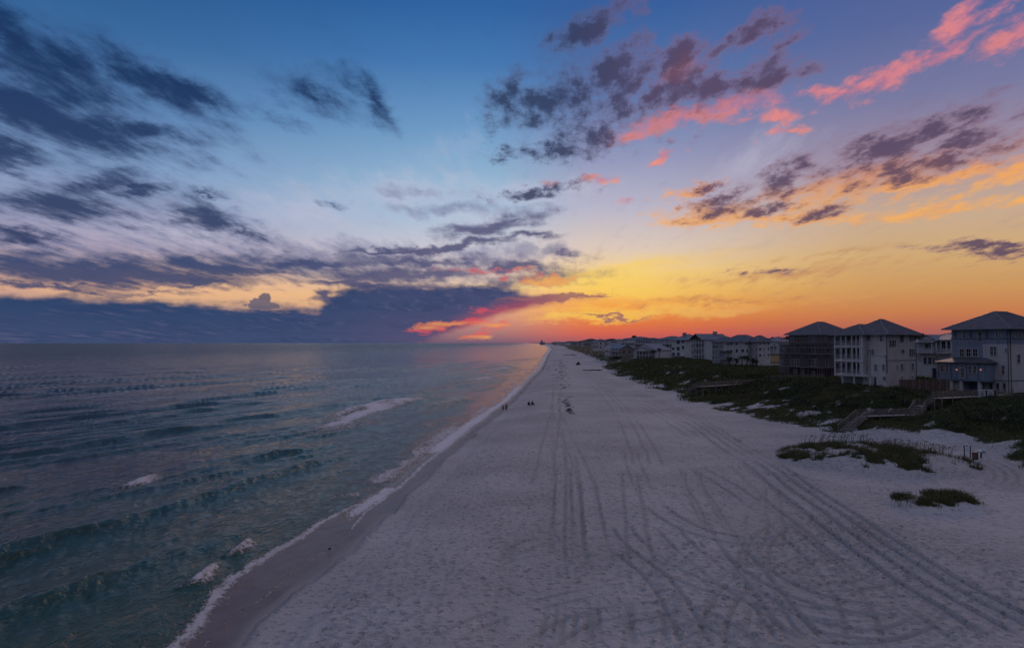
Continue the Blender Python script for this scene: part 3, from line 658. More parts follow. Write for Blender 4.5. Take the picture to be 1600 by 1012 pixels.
M = dict(
    white=siding('white_siding', (.60, .59, .58)), cream=siding('cream_siding', (.55, .525, .49)), grey=siding('grey_siding', (.36, .36, .37)),
    blue=siding('pale_blue_siding', (.27, .33, .40)), dblue=siding('slate_blue_siding', (.16, .20, .26)), brown=siding('brown_wall', (.17, .15, .145)), dbrown=siding('dark_brown_wall', (.075, .055, .052)),
    tan=siding('tan_siding', (.27, .24, .21)),
    trim=mat('white_trim', (.58, .57, .58), .5), gtrim=mat('grey_trim', (.28, .30, .34), .6), dtrim=mat('dark_trim', (.045, .042, .05), .6), btrim=mat('blue_trim', (.16, .23, .34), .6),
    shutter=mat('brown_shutter', (.12, .095, .085), .7), glass=mat('dark_window_glass', (.010, .011, .014), .06, .0, 1, 0, .55),
    roof=mat('weathered_metal_roof', (.15, .15, .165), .48, .15, .5, .35), roofl=mat('pale_metal_roof', (.25, .26, .275), .45, .12, .5, .35), roofd=mat('dark_shingle_roof', (.055, .055, .065), .8),
    seam=mat('roof_seam', (.27, .27, .29), .45, .1, 1, .3), wood=mat('weathered_wood', (.27, .235, .21), .8, .25, 3.), woodd=mat('old_dark_wood', (.055, .045, .042), .85, .25, 3.), woodr=mat('red_brown_fence_wood', (.18, .115, .09), .8, .25, 2.),
    deck=mat('pale_deck_boards', (.48, .43, .40), .75, .2, 3.), steel=mat('scaffold_steel', (.20, .19, .19), .5, .2, 2, .6), door=mat('dark_door', (.035, .04, .05), .4),
    lamp=mat('wall_lamp_glow', (.8, .4, .3), .5, 0, 1, 0, .3, (1., .46, .34), .28), net=mat('debris_net', (.09, .08, .08), .9, .3, 6.),
    leaf=mat('palm_leaf', (.035, .045, .022), .6, .3, 2.), bark=mat('palm_bark', (.075, .06, .05), .9, .3, 5.), leafd=mat('shrub_leaf', (.052, .062, .030), .7, .3, .4),
    concrete=mat('pale_concrete', (.33, .32, .33), .8))
class MB:
    def __init__(s): s.v = []; s.f = []; s.mi = []; s.cur = 0
    def add(s, vs, fs):
        b = len(s.v); s.v += [tuple(v) for v in vs]; s.f += [tuple(b + i for i in f) for f in fs]; s.mi += [s.cur] * len(fs)
    def box(s, x0, x1, y0, y1, z0, z1):
        x0, x1 = min(x0, x1), max(x0, x1); y0, y1 = min(y0, y1), max(y0, y1); z0, z1 = min(z0, z1), max(z0, z1)
        s.add([(x0, y0, z0), (x1, y0, z0), (x1, y1, z0), (x0, y1, z0), (x0, y0, z1), (x1, y0, z1), (x1, y1, z1), (x0, y1, z1)],
              [(3, 2, 1, 0), (4, 5, 6, 7), (0, 1, 5, 4), (1, 2, 6, 5), (2, 3, 7, 6), (3, 0, 4, 7)])
    def beam(s, a, b, w, h=None, up=(0, 0, 1)):
        a, b = Vector(a), Vector(b); h = h or w; d = (b - a)
        if d.length < 1e-6: return
        d.normalize(); u = Vector(up); r = d.cross(u)
        if r.length < 1e-3: r = d.cross(Vector((1, 0, 0)))
        r.normalize(); u = r.cross(d)
        vs = [p + r * i * w / 2 + u * j * h / 2 for p in (a, b) for i, j in ((-1, -1), (1, -1), (1, 1), (-1, 1))]
        s.add(vs, [(0, 1, 2, 3), (7, 6, 5, 4), (0, 4, 5, 1), (1, 5, 6, 2), (2, 6, 7, 3), (3, 7, 4, 0)])
    def tube(s, pts, rad, n=8, caps=True):
        pts = [Vector(p) for p in pts]; rs = rad if isinstance(rad, (list, tuple)) else [rad] * len(pts); vs = []
        for i, p in enumerate(pts):
            d = (pts[min(i + 1, len(pts) - 1)] - pts[max(i - 1, 0)]).normalized()
            r = d.cross(Vector((0, 0, 1)))
            if r.length < 1e-2: r = Vector((1, 0, 0))
            r.normalize(); u = r.cross(d)
            vs += [p + (r * math.cos(2 * math.pi * k / n) + u * math.sin(2 * math.pi * k / n)) * rs[i] for k in range(n)]
        fs = [(i * n + k, i * n + (k + 1) % n, (i + 1) * n + (k + 1) % n, (i + 1) * n + k) for i in range(len(pts) - 1) for k in range(n)]
        if caps: fs += [tuple(range(n))[::-1], tuple((len(pts) - 1) * n + k for k in range(n))]
        s.add(vs, fs)
    def ell(s, c, r, nu=8, nv=5):
        vs = [(c[0], c[1], c[2] - r[2])]
        for j in range(1, nv):
            t = math.pi * j / nv - math.pi / 2
            vs += [(c[0] + r[0] * math.cos(t) * math.cos(2 * math.pi * k / nu), c[1] + r[1] * math.cos(t) * math.sin(2 * math.pi * k / nu), c[2] + r[2] * math.sin(t)) for k in range(nu)]
        vs.append((c[0], c[1], c[2] + r[2])); L = len(vs) - 1
        fs = [(0, 1 + (k + 1) % nu, 1 + k) for k in range(nu)]
        for j in range(nv - 2):
            fs += [(1 + j * nu + k, 1 + j * nu + (k + 1) % nu, 1 + (j + 1) * nu + (k + 1) % nu, 1 + (j + 1) * nu + k) for k in range(nu)]
        fs += [(L, 1 + (nv - 2) * nu + k, 1 + (nv - 2) * nu + (k + 1) % nu) for k in range(nu)]
        s.add(vs, fs)
    def build(s, name, mats, parent=None, kind=None, label=None, smooth=False):
        me = bpy.data.meshes.new(name); me.from_pydata(s.v, [], s.f)
        mats = mats if isinstance(mats, (list, tuple)) else [mats]
        for m in mats: me.materials.append(m)
        if len(mats) > 1: me.polygons.foreach_set('material_index', s.mi)
        if smooth: me.polygons.foreach_set('use_smooth', [True] * len(me.polygons))
        o = bpy.data.objects.new(name, me); COL.objects.link(o)
        if parent: o.parent = parent
        if kind: o['kind'] = kind
        if label: o['label'] = label
        return o
def tag(o, label, cat, group=None):
    o['label'] = label; o['category'] = cat
    if group: o['group'] = group
    return o
def empty(name, loc, rz=0., label=None, cat=None, group=None):
    o = bpy.data.objects.new(name, None); COL.objects.link(o); o.location = loc; o.rotation_euler = (0, 0, rz); o.empty_display_size = .3
    if label: tag(o, label, cat, group)
    return o

class House:
    """corner (px, base py, depth) nearest the camera; local y runs along the seaward face, local x inland, z up"""
    def __init__(s, name, px, pyb, D, phi, label, cat='house', group=None):
        r = ray(px, pyb); t = D / r.y
        s.C = Vector((r.x * t, D, CAMZ + r.z * t)); s.phi = R(phi)
        s.u = Vector((-math.sin(s.phi), math.cos(s.phi), 0)); s.w = Vector((math.cos(s.phi), math.sin(s.phi), 0))
        s.o = empty(name, s.C, s.phi, label, cat, group)
    def sea(s, px, py, x0=0.):
        n = s.w; P0 = s.C + s.w * x0; r = ray(px, py); O = Vector((0, 0, CAMZ))
        P = O + r * ((P0 - O).dot(n) / r.dot(n)) - s.C
        return P.dot(s.u), P.z
    def side(s, px, py, y0=0.):
        n = s.u; P0 = s.C + s.u * y0; r = ray(px, py); O = Vector((0, 0, CAMZ))
        P = O + r * ((P0 - O).dot(n) / r.dot(n)) - s.C
        return P.dot(s.w), P.z
    def wall(s, x0, x1, y0, y1, z0, z1, m, label=None):
        b = MB(); b.box(x0, x1, y0, y1, z0, z1); return b.build('wall', M[m], s.o, label=label)
    def hip(s, x0, x1, y0, y1, z, ov, h, m='roof', seams=.55, name='roof', fascia='gtrim', rx=None, ry=None):
        """hip roof; ridge along the longer side unless rx / ry give the ridge ends"""
        x0 -= ov; x1 += ov; y0 -= ov; y1 += ov; lx, ly = x1 - x0, y1 - y0
        if rx is None:
            if lx >= ly: A = (x0 + ly / 2, (y0 + y1) / 2); B = (x1 - ly / 2, (y0 + y1) / 2)
            else: A = ((x0 + x1) / 2, y0 + lx / 2); B = ((x0 + x1) / 2, y1 - lx / 2)
        else: A, B = (rx[0], ry[0]), (rx[1], ry[1])
        b = MB(); T = .16
        c = [(x0, y0), (x1, y0), (x1, y1), (x0, y1)]
        vs = [(*q, z) for q in c] + [(*q, z + T) for q in c] + [(*A, z + T + h), (*B, z + T + h)]
        alongx = abs(B[0] - A[0]) >= abs(B[1] - A[1])
        fs = [(3, 2, 1, 0), (0, 1, 5, 4), (1, 2, 6, 5), (2, 3, 7, 6), (3, 0, 4, 7)]
        fs += [(4, 5, 9, 8), (5, 6, 9), (6, 7, 8, 9), (7, 4, 8)] if alongx else [(4, 5, 8), (5, 6, 9, 8), (6, 7, 9), (7, 4, 8, 9)]
        b.add(vs, fs); ro = b.build(name, M[m], s.o)
        f = MB(); e = .03
        for p, q in ((0, 1), (1, 2), (2, 3), (3, 0)):
            f.beam((*c[p], z + T / 2 + .01), (*c[q], z + T / 2 + .01), .07, T + .1)
        f.build('fascia', M[fascia], ro)
        hpz = z + T + .03
        hcap = MB()
        for q, r_ in (((x0, y0), A), ((x1, y0), B if alongx else A), ((x1, y1), B), ((x0, y1), A if alongx else B)):
            hcap.beam((*q, hpz), (*r_, hpz + h), .16, .07)
        hcap.beam((*A, hpz + h), (*B, hpz + h), .18, .08)
        hcap.build('hip_cap', M['seam'], ro)
        if seams:
            sm = MB()
            def inter(P, eave_dir, up2, run):           # point to hip limit
                pass
            V = [Vector(v) for v in vs]
            for f_ in fs[5:]:
                pts = [V[i] for i in f_]; e0, e1 = pts[0], pts[1]; L = (e1 - e0).length; d = (e1 - e0).normalized()
                nrm = (e1 - e0).cross(pts[-1] - e0).normalized(); up = nrm.cross(d)
                if up.z < 0: up = -up
                poly = [((p_ - e0).dot(d), (p_ - e0).dot(up)) for p_ in pts]
                k = seams / 2
                while k < L:
                    ymax = 0
                    for i in range(1, len(poly)):
                        (a0, b0), (a1, b1) = poly[i], poly[(i + 1) % len(poly)]
                        if min(a0, a1) <= k <= max(a0, a1) and abs(a1 - a0) > 1e-6:
                            yy = b0 + (b1 - b0) * (k - a0) / (a1 - a0)
                            ymax = max(ymax, yy)
                    if ymax > .2:
                        p0 = e0 + d * k + nrm * .02; sm.beam(p0, p0 + up * (ymax - .05), .05, .06, nrm)
                    k += seams
            sm.build('roof_seams', M['seam'], ro, kind='stuff')
        return ro
    def gable(s, x0, x1, y0, y1, z, ov, h, axis='x', m='roofl', wallm='white', seams=.6):
        """ridge along axis; gable ends closed with wall"""
        b = MB(); T = .18; gs = []
        if axis == 'x':
            ym = (y0 + y1) / 2; k = h / ((y1 - y0) / 2); za = z - ov * k
            for s1, ye in ((-1, y0 - ov), (1, y1 + ov)):
                b.add([(x0 - ov, ye, za), (x1 + ov, ye, za), (x1 + ov, ym, z + h), (x0 - ov, ym, z + h), (x0 - ov, ye, za + T), (x1 + ov, ye, za + T), (x1 + ov, ym, z + h + T), (x0 - ov, ym, z + h + T)],
                      [(0, 1, 2, 3), (4, 5, 6, 7), (0, 1, 5, 4), (1, 2, 6, 5), (2, 3, 7, 6), (3, 0, 4, 7)])
            for xx in (x0, x1 - .2):
                g = MB(); g.add([(xx, y0, z), (xx, y1, z), (xx, ym, z + h), (xx + .2, y0, z), (xx + .2, y1, z), (xx + .2, ym, z + h)], [(0, 1, 2), (3, 5, 4), (0, 3, 4, 1), (1, 4, 5, 2), (2, 5, 3, 0)]); gs.append(g)
        else:
            xm = (x0 + x1) / 2; k = h / ((x1 - x0) / 2); za = z - ov * k
            for xe in (x0 - ov, x1 + ov):
                b.add([(xe, y0 - ov, za), (xe, y1 + ov, za), (xm, y1 + ov, z + h), (xm, y0 - ov, z + h), (xe, y0 - ov, za + T), (xe, y1 + ov, za + T), (xm, y1 + ov, z + h + T), (xm, y0 - ov, z + h + T)],
                      [(0, 1, 2, 3), (4, 5, 6, 7), (0, 1, 5, 4), (1, 2, 6, 5), (2, 3, 7, 6), (3, 0, 4, 7)])
            for yy in (y0, y1 - .2):
                g = MB(); g.add([(x0, yy, z), (x1, yy, z), (xm, yy, z + h), (x0, yy + .2, z), (x1, yy + .2, z), (xm, yy + .2, z + h)], [(0, 1, 2), (3, 5, 4), (0, 3, 4, 1), (1, 4, 5, 2), (2, 5, 3, 0)]); gs.append(g)
        ro = b.build('roof', M[m], s.o)
        for g in gs: g.build('gable', M[wallm], ro)
        return ro
    def win(s, face, a0, z0, a1, z1, off=0., fm='trim', shut=None, name='window', grid=(2, 2), pane='glass', sub=True):
        """window in local face coordinates; frame stands proud, pane set back in it"""
        a0, a1 = min(a0, a1), max(a0, a1); z0, z1 = min(z0, z1), max(z0, z1); t = .11
        def bx(b, p0, p1, q0, q1, d0, d1):              # a range, z range, depth range (negative = outwards)
            if face == 'sea': b.box(off + d0, off + d1, p0, p1, q0, q1)
            else: b.box(p0, p1, off + d0, off + d1, q0, q1)
        f = MB()
        bx(f, a0 - t, a0, z0 - t, z1 + t, -.10, .02); bx(f, a1, a1 + t, z0 - t, z1 + t, -.10, .02)
        bx(f, a0, a1, z1, z1 + t, -.10, .02); bx(f, a0 - t * .3, a1 + t * .3, z0 - t, z0, -.15, .02)
        for i in range(1, grid[0]):
            q = a0 + (a1 - a0) * i / grid[0]; bx(f, q - .025, q + .025, z0, z1, -.05, -.015)
        for i in range(1, grid[1]):
            q = z0 + (z1 - z0) * i / grid[1]; bx(f, a0, a1, q - .03, q + .03, -.048, -.013)
        fo = f.build(name, M[fm], s.o)
        if sub:
            g = MB(); bx(g, a0, a1, z0, z1, -.022, -.004); g.build('pane', M[pane], fo)
        if shut:
            wd = (a1 - a0) * .5 + .05
            for q in (a0 - t - wd, a1 + t):
                h = MB(); bx(h, q, q + wd, z0 - .05, z1 + .05, -.09, .0); h.build('shutter', M[shut], s.o)
        return fo
    def wins(s, face, boxes, off=0., **k):
        for (p0, q0, p1, q1) in boxes:
            A = (s.sea if face == 'sea' else s.side)(p0, q0, off); B = (s.sea if face == 'sea' else s.side)(p1, q1, off)
            C_ = (s.sea if face == 'sea' else s.side)((p0 + p1) / 2, q0, off); D_ = (s.sea if face == 'sea' else s.side)((p0 + p1) / 2, q1, off)
            s.win(face, A[0], C_[1], B[0], D_[1], off, **k)
    def rail(s, a, b, z, h=1.0, m='trim', name='railing', step=.22):
        f = MB(); a = Vector((*a, z)); b = Vector((*b, z)); L = (b - a).length
        f.beam(a + Vector((0, 0, h)), b + Vector((0, 0, h)), .09, .06); f.beam(a + Vector((0, 0, .1)), b + Vector((0, 0, .1)), .05, .05)
        n = max(2, int(L / step))
        for i in range(n + 1):
            p = a.lerp(b, i / n); f.beam(p + Vector((0, 0, .1)), p + Vector((0, 0, h)), .03)
        return f.build(name, M[m], s.o)
    def post(s, x, y, z0, z1, w=.22, m='trim', name='post'):
        b = MB(); b.box(x - w / 2, x + w / 2, y - w / 2, y + w / 2, z0, z1); return b.build(name, M[m], s.o)
    def slab(s, x0, x1, y0, y1, z0, z1, m='trim', name='deck'):
        b = MB(); b.box(x0, x1, y0, y1, z0, z1); return b.build(name, M[m], s.o)
def crop(ox, oy, sc): return lambda *b: (ox + b[0] / sc, oy + b[1] / sc, ox + b[2] / sc, oy + b[3] / sc) if len(b) == 4 else (ox + b[0] / sc, oy + b[1] / sc)
k1 = crop(1400, 470, 6.325); k2 = crop(1190, 480, 6.4); k3 = crop(1000, 490, 6.667)

# ================================================================== house 1: blue and white, at the right edge of the frame
H = House('beach_house', *k1(1112, 912), 132, 25, 'large blue and white four storey house with a lit porch at the right edge', 'house')
a = H.sea(*k1(556, 600))[0]; zE = H.side(*k1(1112, 276))[1]; zb = H.sea(*k1(1000, 424))[1]; zc = H.sea(*k1(1000, 372))[1]
wB = 15.
aw = H.sea(*k1(862, 600))[0]
H.wall(0, wB, 0, aw, -1.5, zb, 'white'); H.wall(.02, wB, aw, a, -1.5, zb, 'blue'); H.wall(-.04, wB + .04, -.04, a + .04, zb, zE, 'blue', 'pale blue upper storey')
b = MB(); b.box(-.14, wB, -.14, a + .12, zc - .12, zc + .12); b.build('cornice_band', M['dblue'], H.o)
b = MB(); zz = H.side(*k1(1112, 788))[1]; b.box(-.1, wB, -.1, aw, zz - .1, zz + .1); b.build('belt_course', M['gtrim'], H.o)
zr = 9.0
H.hip(0, wB, 0, a, zE, 1.35, 3.55, 'roof', .55)
for q in (590, 745, 905, 1108):                       # eave brackets
    y_, z_ = H.sea(*k1(q, 320)); b = MB(); b.beam((-.1, y_, z_ - .9), (-1.1, y_, zE - .06), .14, .16); b.beam((-.1, y_, z_ - .9), (-.1, y_, zE), .12); b.build('eave_bracket', M['btrim'], H.o)
H.wins('sea', [k1(*q) for q in ((630, 474, 674, 546), (697, 474, 740, 546), (762, 474, 806, 546), (934, 452, 960, 536), (968, 452, 994, 536))])
H.wins('sea', [k1(*q) for q in ((815, 305, 852, 396), (664, 305, 688, 362), (992, 306, 1012, 362), (1020, 306, 1038, 362))], off=-.04)
H.wins('sea', [k1(*q) for q in ((931, 644, 958, 722), (1048, 640, 1074, 722), (1080, 470, 1096, 510))])
H.wins('sea', [k1(*q) for q in ((930, 816, 953, 895), (995, 814, 1018, 892), (1062, 814, 1084, 890))], fm='gtrim', pane='door', grid=(1, 1))
H.wins('side', [k1(*q) for q in ((1176, 300, 1198, 362), (1208, 300, 1230, 362))], off=-.04)
H.wins('side', [k1(*q) for q in ((1196, 532, 1224, 610), (1300, 300, 1330, 362), (1330, 640, 1356, 720))])
b = MB(); b.tube([(-.12, -.14, 0), (-.12, -.14, zE)], .07); b.build('downpipe', M['dtrim'], H.o)
b = MB(); y_, _ = H.side(*k1(1130, 600)); b.tube([(y_, -.12, 0), (y_, -.12, zE)], .06); b.build('downpipe', M['dtrim'], H.o)
# enclosed porch standing out towards the sea
PX = -3.2
pn = H.sea(*k1(880, 700), PX)[0]; pf = H.sea(*k1(418, 700), PX)[0]; z0 = H.sea(*k1(650, 775), PX)[1]; z1 = H.sea(*k1(650, 612), PX)[1]
H.wall(PX, -.03, pn, pf, z0, z1, 'blue', 'pale blue enclosed porch')
b = MB(); b.box(PX - .15, -.05, pn - .15, pf + .15, z0 - .3, z0 - .02); b.build('porch_floor', M['btrim'], H.o)
b = MB(); o_ = .6
b.add([(PX - o_, pn - o_, z1), (-.05, pn - o_, z1), (-.05, pf + o_, z1), (PX - o_, pf + o_, z1), (PX - o_, pn - o_, z1 + .14), (-.05, pn - o_, z1 + .14), (-.05, pf + o_, z1 + .14), (PX - o_, pf + o_, z1 + .14), (-.05, pn + 1.6, z1 + 1.05), (-.05, pf - 1.6, z1 + 1.05)],
      [(3, 2, 1, 0), (0, 1, 5, 4), (2, 3, 7, 6), (3, 0, 4, 7), (1, 2, 6, 5), (7, 4, 8, 9), (4, 5, 8), (6, 7, 9), (5, 6, 9, 8)])
b.build('porch_roof', M['roof'], H.o)
H.wins('sea', [k1(*q) for q in ((442, 632, 474, 698), (497, 632, 520, 698), (718, 642, 744, 714), (766, 642, 794, 714))], off=PX)
H.wins('sea', [k1(640, 670, 678, 754)], off=PX, name='door', grid=(3, 4)); H.wins('sea', [k1(640, 636, 676, 652)], off=PX, grid=(3, 1))
for q in (602, 840):
    y_, z_ = H.sea(*k1(q, 680), PX); b = MB(); b.box(PX - .2, PX - .02, y_ - .09, y_ + .09, z_ - .15, z_ + .2); l = b.build('wall_lamp', M['lamp'], H.o)
    b = MB(); b.box(PX - .26, PX - .01, y_ - .16, y_ + .16, z_ + .22, z_ + .3); b.build('lamp_cap', M['dtrim'], l)
for q in (420, 545, 600, 700, 815, 884):
    y_, _ = H.sea(*k1(q, 700), PX); b = MB(); b.box(PX - .1, PX - .01, y_ - .09, y_ + .09, z0, z1); b.build('pilaster', M['btrim'], H.o)
for q in (432, 545, 640, 820):
    y_, _ = H.sea(*k1(q, 820), PX); H.post(PX + .3, y_, -1.4, z0 - .3, .55, 'white', 'pier')
H.wall(PX + 1.0, -.06, H.sea(*k1(630, 820), PX)[0], H.sea(*k1(550, 820), PX)[0], -1.4, z0 - .32, 'white')

# ================================================================== house 2: white house with two balconies, between house 1 and house 3
H = House('balcony_house', *k1(600, 800), 176, 22, 'white house with balconies under a small gable, directly behind the blue house', 'house')
a = H.sea(*k1(197, 600))[0]; zE = H.sea(*k1(420, 392))[1]; aG = H.sea(*k1(405, 600))[0]
H.wall(0, 12, 0, aG, -1.5, zE, 'white'); H.wall(-1.0, 12, aG, a, -1.5, zE - .1, 'white')
H.hip(0, 12, -1, a, zE, .5, 2.0, 'roofl', 0)
y0_, y1_ = H.sea(*k1(405, 400), -1.)[0], H.sea(*k1(218, 400), -1.)[0]
zf = H.sea(*k1(300, 505), -2.6)[1]; zt = H.sea(*k1(300, 412), -2.6)[1]
H.slab(-2.7, -1.03, y0_, y1_, zf - .3, zf - .05); H.rail((-2.6, y0_), (-2.6, y1_), zf)
for q in (225, 352, 398): H.post(-2.6, H.sea(*k1(q, 450), -2.6)[0], zf, zt)
b = MB(); b.add([(-3.1, y0_ - .4, zt), (-1.02, y0_ - .4, zt + .7), (-1.02, y1_ + .4, zt + .7), (-3.1, y1_ + .4, zt), (-3.1, y0_ - .4, zt + .12), (-1.02, y0_ - .4, zt + .82), (-1.02, y1_ + .4, zt + .82), (-3.1, y1_ + .4, zt + .12)], [(3, 2, 1, 0), (4, 5, 6, 7), (0, 1, 5, 4), (1, 2, 6, 5), (2, 3, 7, 6), (3, 0, 4, 7)]); b.build('balcony_roof', M['roofl'], H.o)
H.gable(-1., 8, y0_, y1_, zE - .05, .4, 1.5, 'x', 'roofl', 'white')
H.wins('sea', [k1(*q) for q in ((290, 428, 322, 468), (328, 428, 350, 468), (275, 558, 305, 622), (320, 558, 350, 622), (362, 558, 392, 622))], off=-1.)
yc0, yc1 = H.sea(*k1(548, 450))[0], H.sea(*k1(440, 450))[0]; zf2 = H.sea(*k1(500, 508), -1.6)[1]; zt2 = H.sea(*k1(500, 396), -1.6)[1]
H.slab(-1.7, -.03, yc0, yc1, zf2 - .35, zf2 - .05); H.rail((-1.6, yc0), (-1.6, yc1), zf2)
for q in (445, 500, 546): H.post(-1.6, H.sea(*k1(q, 450), -1.6)[0], zf2, zt2)
H.slab(-1.9, -.03, yc0 - .3, yc1 + .3, zt2, zt2 + .25, 'roofl', 'balcony_roof')
H.wins('sea', [k1(*q) for q in ((452, 408, 490, 470), (508, 408, 540, 470))], pane='door')
b = MB(); y_, z_ = H.sea(*k1(240, 560), -1.02); b.beam((-1.05, y_, z_ - .9), (-2.5, y_, zf - .3), .16); b.build('balcony_brace', M['trim'], H.o)
b = MB(); y_, z_ = H.sea(*k1(385, 560), -1.02); b.beam((-1.05, y_, z_ - .9), (-2.5, y_, zf - .3), .16); b.build('balcony_brace', M['trim'], H.o)
H.wins('sea', [k1(362, 665, 402, 760)], off=-1.03, pane='door', grid=(1, 1), fm='gtrim', name='door')

# ================================================================== house 3: cream white with hip roofs and three porch storeys
H = House('porch_house', *k2(1255, 803), 136, 28, 'cream white house with two joined hip roofs, stacked porches on its left and brown shutters', 'house')
a = H.sea(*k2(1010, 600))[0]; w = H.side(*k2(1538, 600))[0]; zE = H.side(*k2(1255, 272))[1]; zl = H.side(*k2(1400, 528))[1]
H.wall(0, w, 0, a + .01, -1.6, zE, 'cream')
zs = H.sea(*k2(1180, 484))[1]; yb = H.sea(*k2(1110, 500))[0]
H.wall(-.5, -.02, .02, yb, -1.6, zs, 'white', 'white lower bay'); b = MB(); b.box(-.62, -.01, -.1, yb + .1, zs, zs + .14); b.build('bay_cap', M['trim'], H.o)
b = MB(); b.box(0, w + .06, -.08, -.01, zl - .08, zl + .08); b.build('belt_course', M['gtrim'], H.o)
H.hip(0, w, 0, a + 3, zE, 1.0, 3.1, 'roof', .5)
AX = -1.3
an = H.sea(*k2(1012, 500), AX)[0]; af = H.sea(*k2(730, 500), AX)[0]
H.wall(1.0, 9, an, af, 2.2, zE, 'cream'); H.wall(1.6, 9, an, af, -1.6, 2.15, 'grey')
H.wall(AX, 1.05, an, an + .45, 2.4, zE, 'white')
H.hip(AX, 9, an, af, zE, .9, 2.1, 'roof', .5)
zl3 = [H.sea(*k2(860, q), AX)[1] for q in (668, 524, 384)]
for z_ in zl3: H.slab(AX - .1, .98, an - .1, af + .1, z_ - .38, z_, 'trim', 'porch_deck')
cols = (733, 797, 846, 905, 948, 985)
for i, z_ in enumerate(zl3):
    zt = (zl3 + [zE])[i + 1] - (.38 if i < 2 else 0)
    for q in cols: H.post(AX + .05, H.sea(*k2(q, 500), AX)[0], z_, zt, .24)
    H.rail((AX + .05, an + .5), (AX + .05, af), z_)
for q, zq in ((742, 0), (800, 0), (850, 0), (918, 0), (955, 0)):
    for k_, (q0, q1) in enumerate(((560, 640), (415, 500), (290, 345))):
        H.wins('sea', [k2(q + 6, q0, q + 32, q1)], off=1.0, pane='glass', grid=(1, 2), fm='gtrim')
for q in (802, 918, 1080): H.post(AX + .3, H.sea(*k2(q, 700), AX)[0], -1.6, zl3[0] - .38, .3, 'trim', 'pile')
b = MB(); y_, z_ = H.sea(*k2(1092, 722), AX); y2, z2 = H.sea(*k2(1040, 684), AX); b.beam((AX + .3, y_, z_), (AX + .3, y2, zl3[0] - .36), .18); b.build('porch_brace', M['trim'], H.o)
b = MB(); y_, z_ = H.sea(*k2(802, 705), AX); b.beam((AX + .3, y_, z_), (AX + .3, y_ + 1.2, zl3[0] - .36), .16); b.build('porch_brace', M['trim'], H.o)
H.slab(AX - .1, -.55, yb + .1, an - .1, zl3[0] - .38, zl3[0], 'trim', 'porch_deck')
H.wins('sea', [k2(*q) for q in ((1030, 422, 1048, 476), (1058, 422, 1074, 476), (1084, 422, 1100, 476), (1108, 422, 1126, 476), (1184, 282, 1210, 334), (1062, 282, 1087, 332), (1034, 570, 1062, 628))])
H.wins('sea', [k2(*q) for q in ((1130, 572, 1152, 632), (1210, 570, 1232, 630), (1218, 694, 1244, 728))], off=-.5)
H.wins('sea', [k2(1127, 696, 1150, 786)], off=-.5, pane='door', name='door', grid=(1, 1))
H.wins('side', [k2(1296, 332, 1322, 390), k2(1494, 284, 1515, 334), k2(1494, 420, 1515, 480)], shut='shutter')
H.wins('side', [k2(1386, 284, 1414, 342)], pane='shutter', fm='gtrim', grid=(1, 1))
H.wins('side', [k2(*q) for q in ((1396, 424, 1424, 454), (1346, 582, 1360, 614), (1392, 565, 1412, 625), (1498, 562, 1518, 622), (1396, 690, 1410, 718), (1502, 688, 1516, 714))])
b = MB(); b.tube([(-.1, -.12, 3.), (-.1, -.12, zE)], .07); b.build('downpipe', M['dtrim'], H.o)
b = MB(); b.tube([(w + .1, -.12, 0.), (w + .1, -.12, zE)], .07); b.build('downpipe', M['dtrim'], H.o)

# ================================================================== house 4: brown house wrapped in scaffolding
H = House('brown_house', *k2(590, 706), 182, 26, 'dark brown unfinished house with a hip roof, wrapped in scaffolding and netting', 'house')
a = H.sea(*k2(277, 500))[0]; a2 = H.sea(*k2(170, 560))[0]; zE = H.sea(*k2(560, 274))[1]; zb = H.sea(*k2(560, 598))[1]; w = 13.
H.wall(0, w, 0, a, zb, zE, 'brown'); H.wall(-.02, w + .02, -.02, a + .02, -1.6, zb, 'dbrown', 'dark ground storey')
zw = H.sea(*k2(220, 372))[1]; H.wall(.5, w, a, a2, -1.6, zw, 'brown')
H.hip(0, w, 0, a, zE, 1.0, 3.5, 'roof', .6)
W4 = [(297, 405, 320, 458), (330, 405, 350, 458), (357, 405, 376, 458), (475, 405, 497, 458), (506, 405, 528, 458), (540, 405, 556, 458), (640, 408, 662, 458)]
H.wins('sea', [k2(*q) for q in W4[:6]]); H.wins('side', [k2(*W4[6])])
H.wins('sea', [k2(q[0], q[1] + 115, q[2], q[3] + 124) for q in W4[:6]]); H.wins('side', [k2(640, 532, 662, 588), k2(632, 290, 650, 332)])
H.wins('sea', [k2(*q) for q in ((478, 292, 504, 334), (514, 292, 532, 334), (296, 300, 320, 336))])
H.wins('sea', [k2(*q) for q in ((322, 622, 354, 660), (500, 640, 530, 676), (392, 612, 420, 690))], off=-.02, pane='shutter')
H.wins('sea', [k2(*q) for q in ((204, 412, 222, 450), (236, 412, 252, 450), (194, 528, 214, 572))], off=.5)
S = empty('scaffolding', H.C, H.phi, 'grey pipe scaffolding with planks and rails round the dark brown house', 'scaffolding')
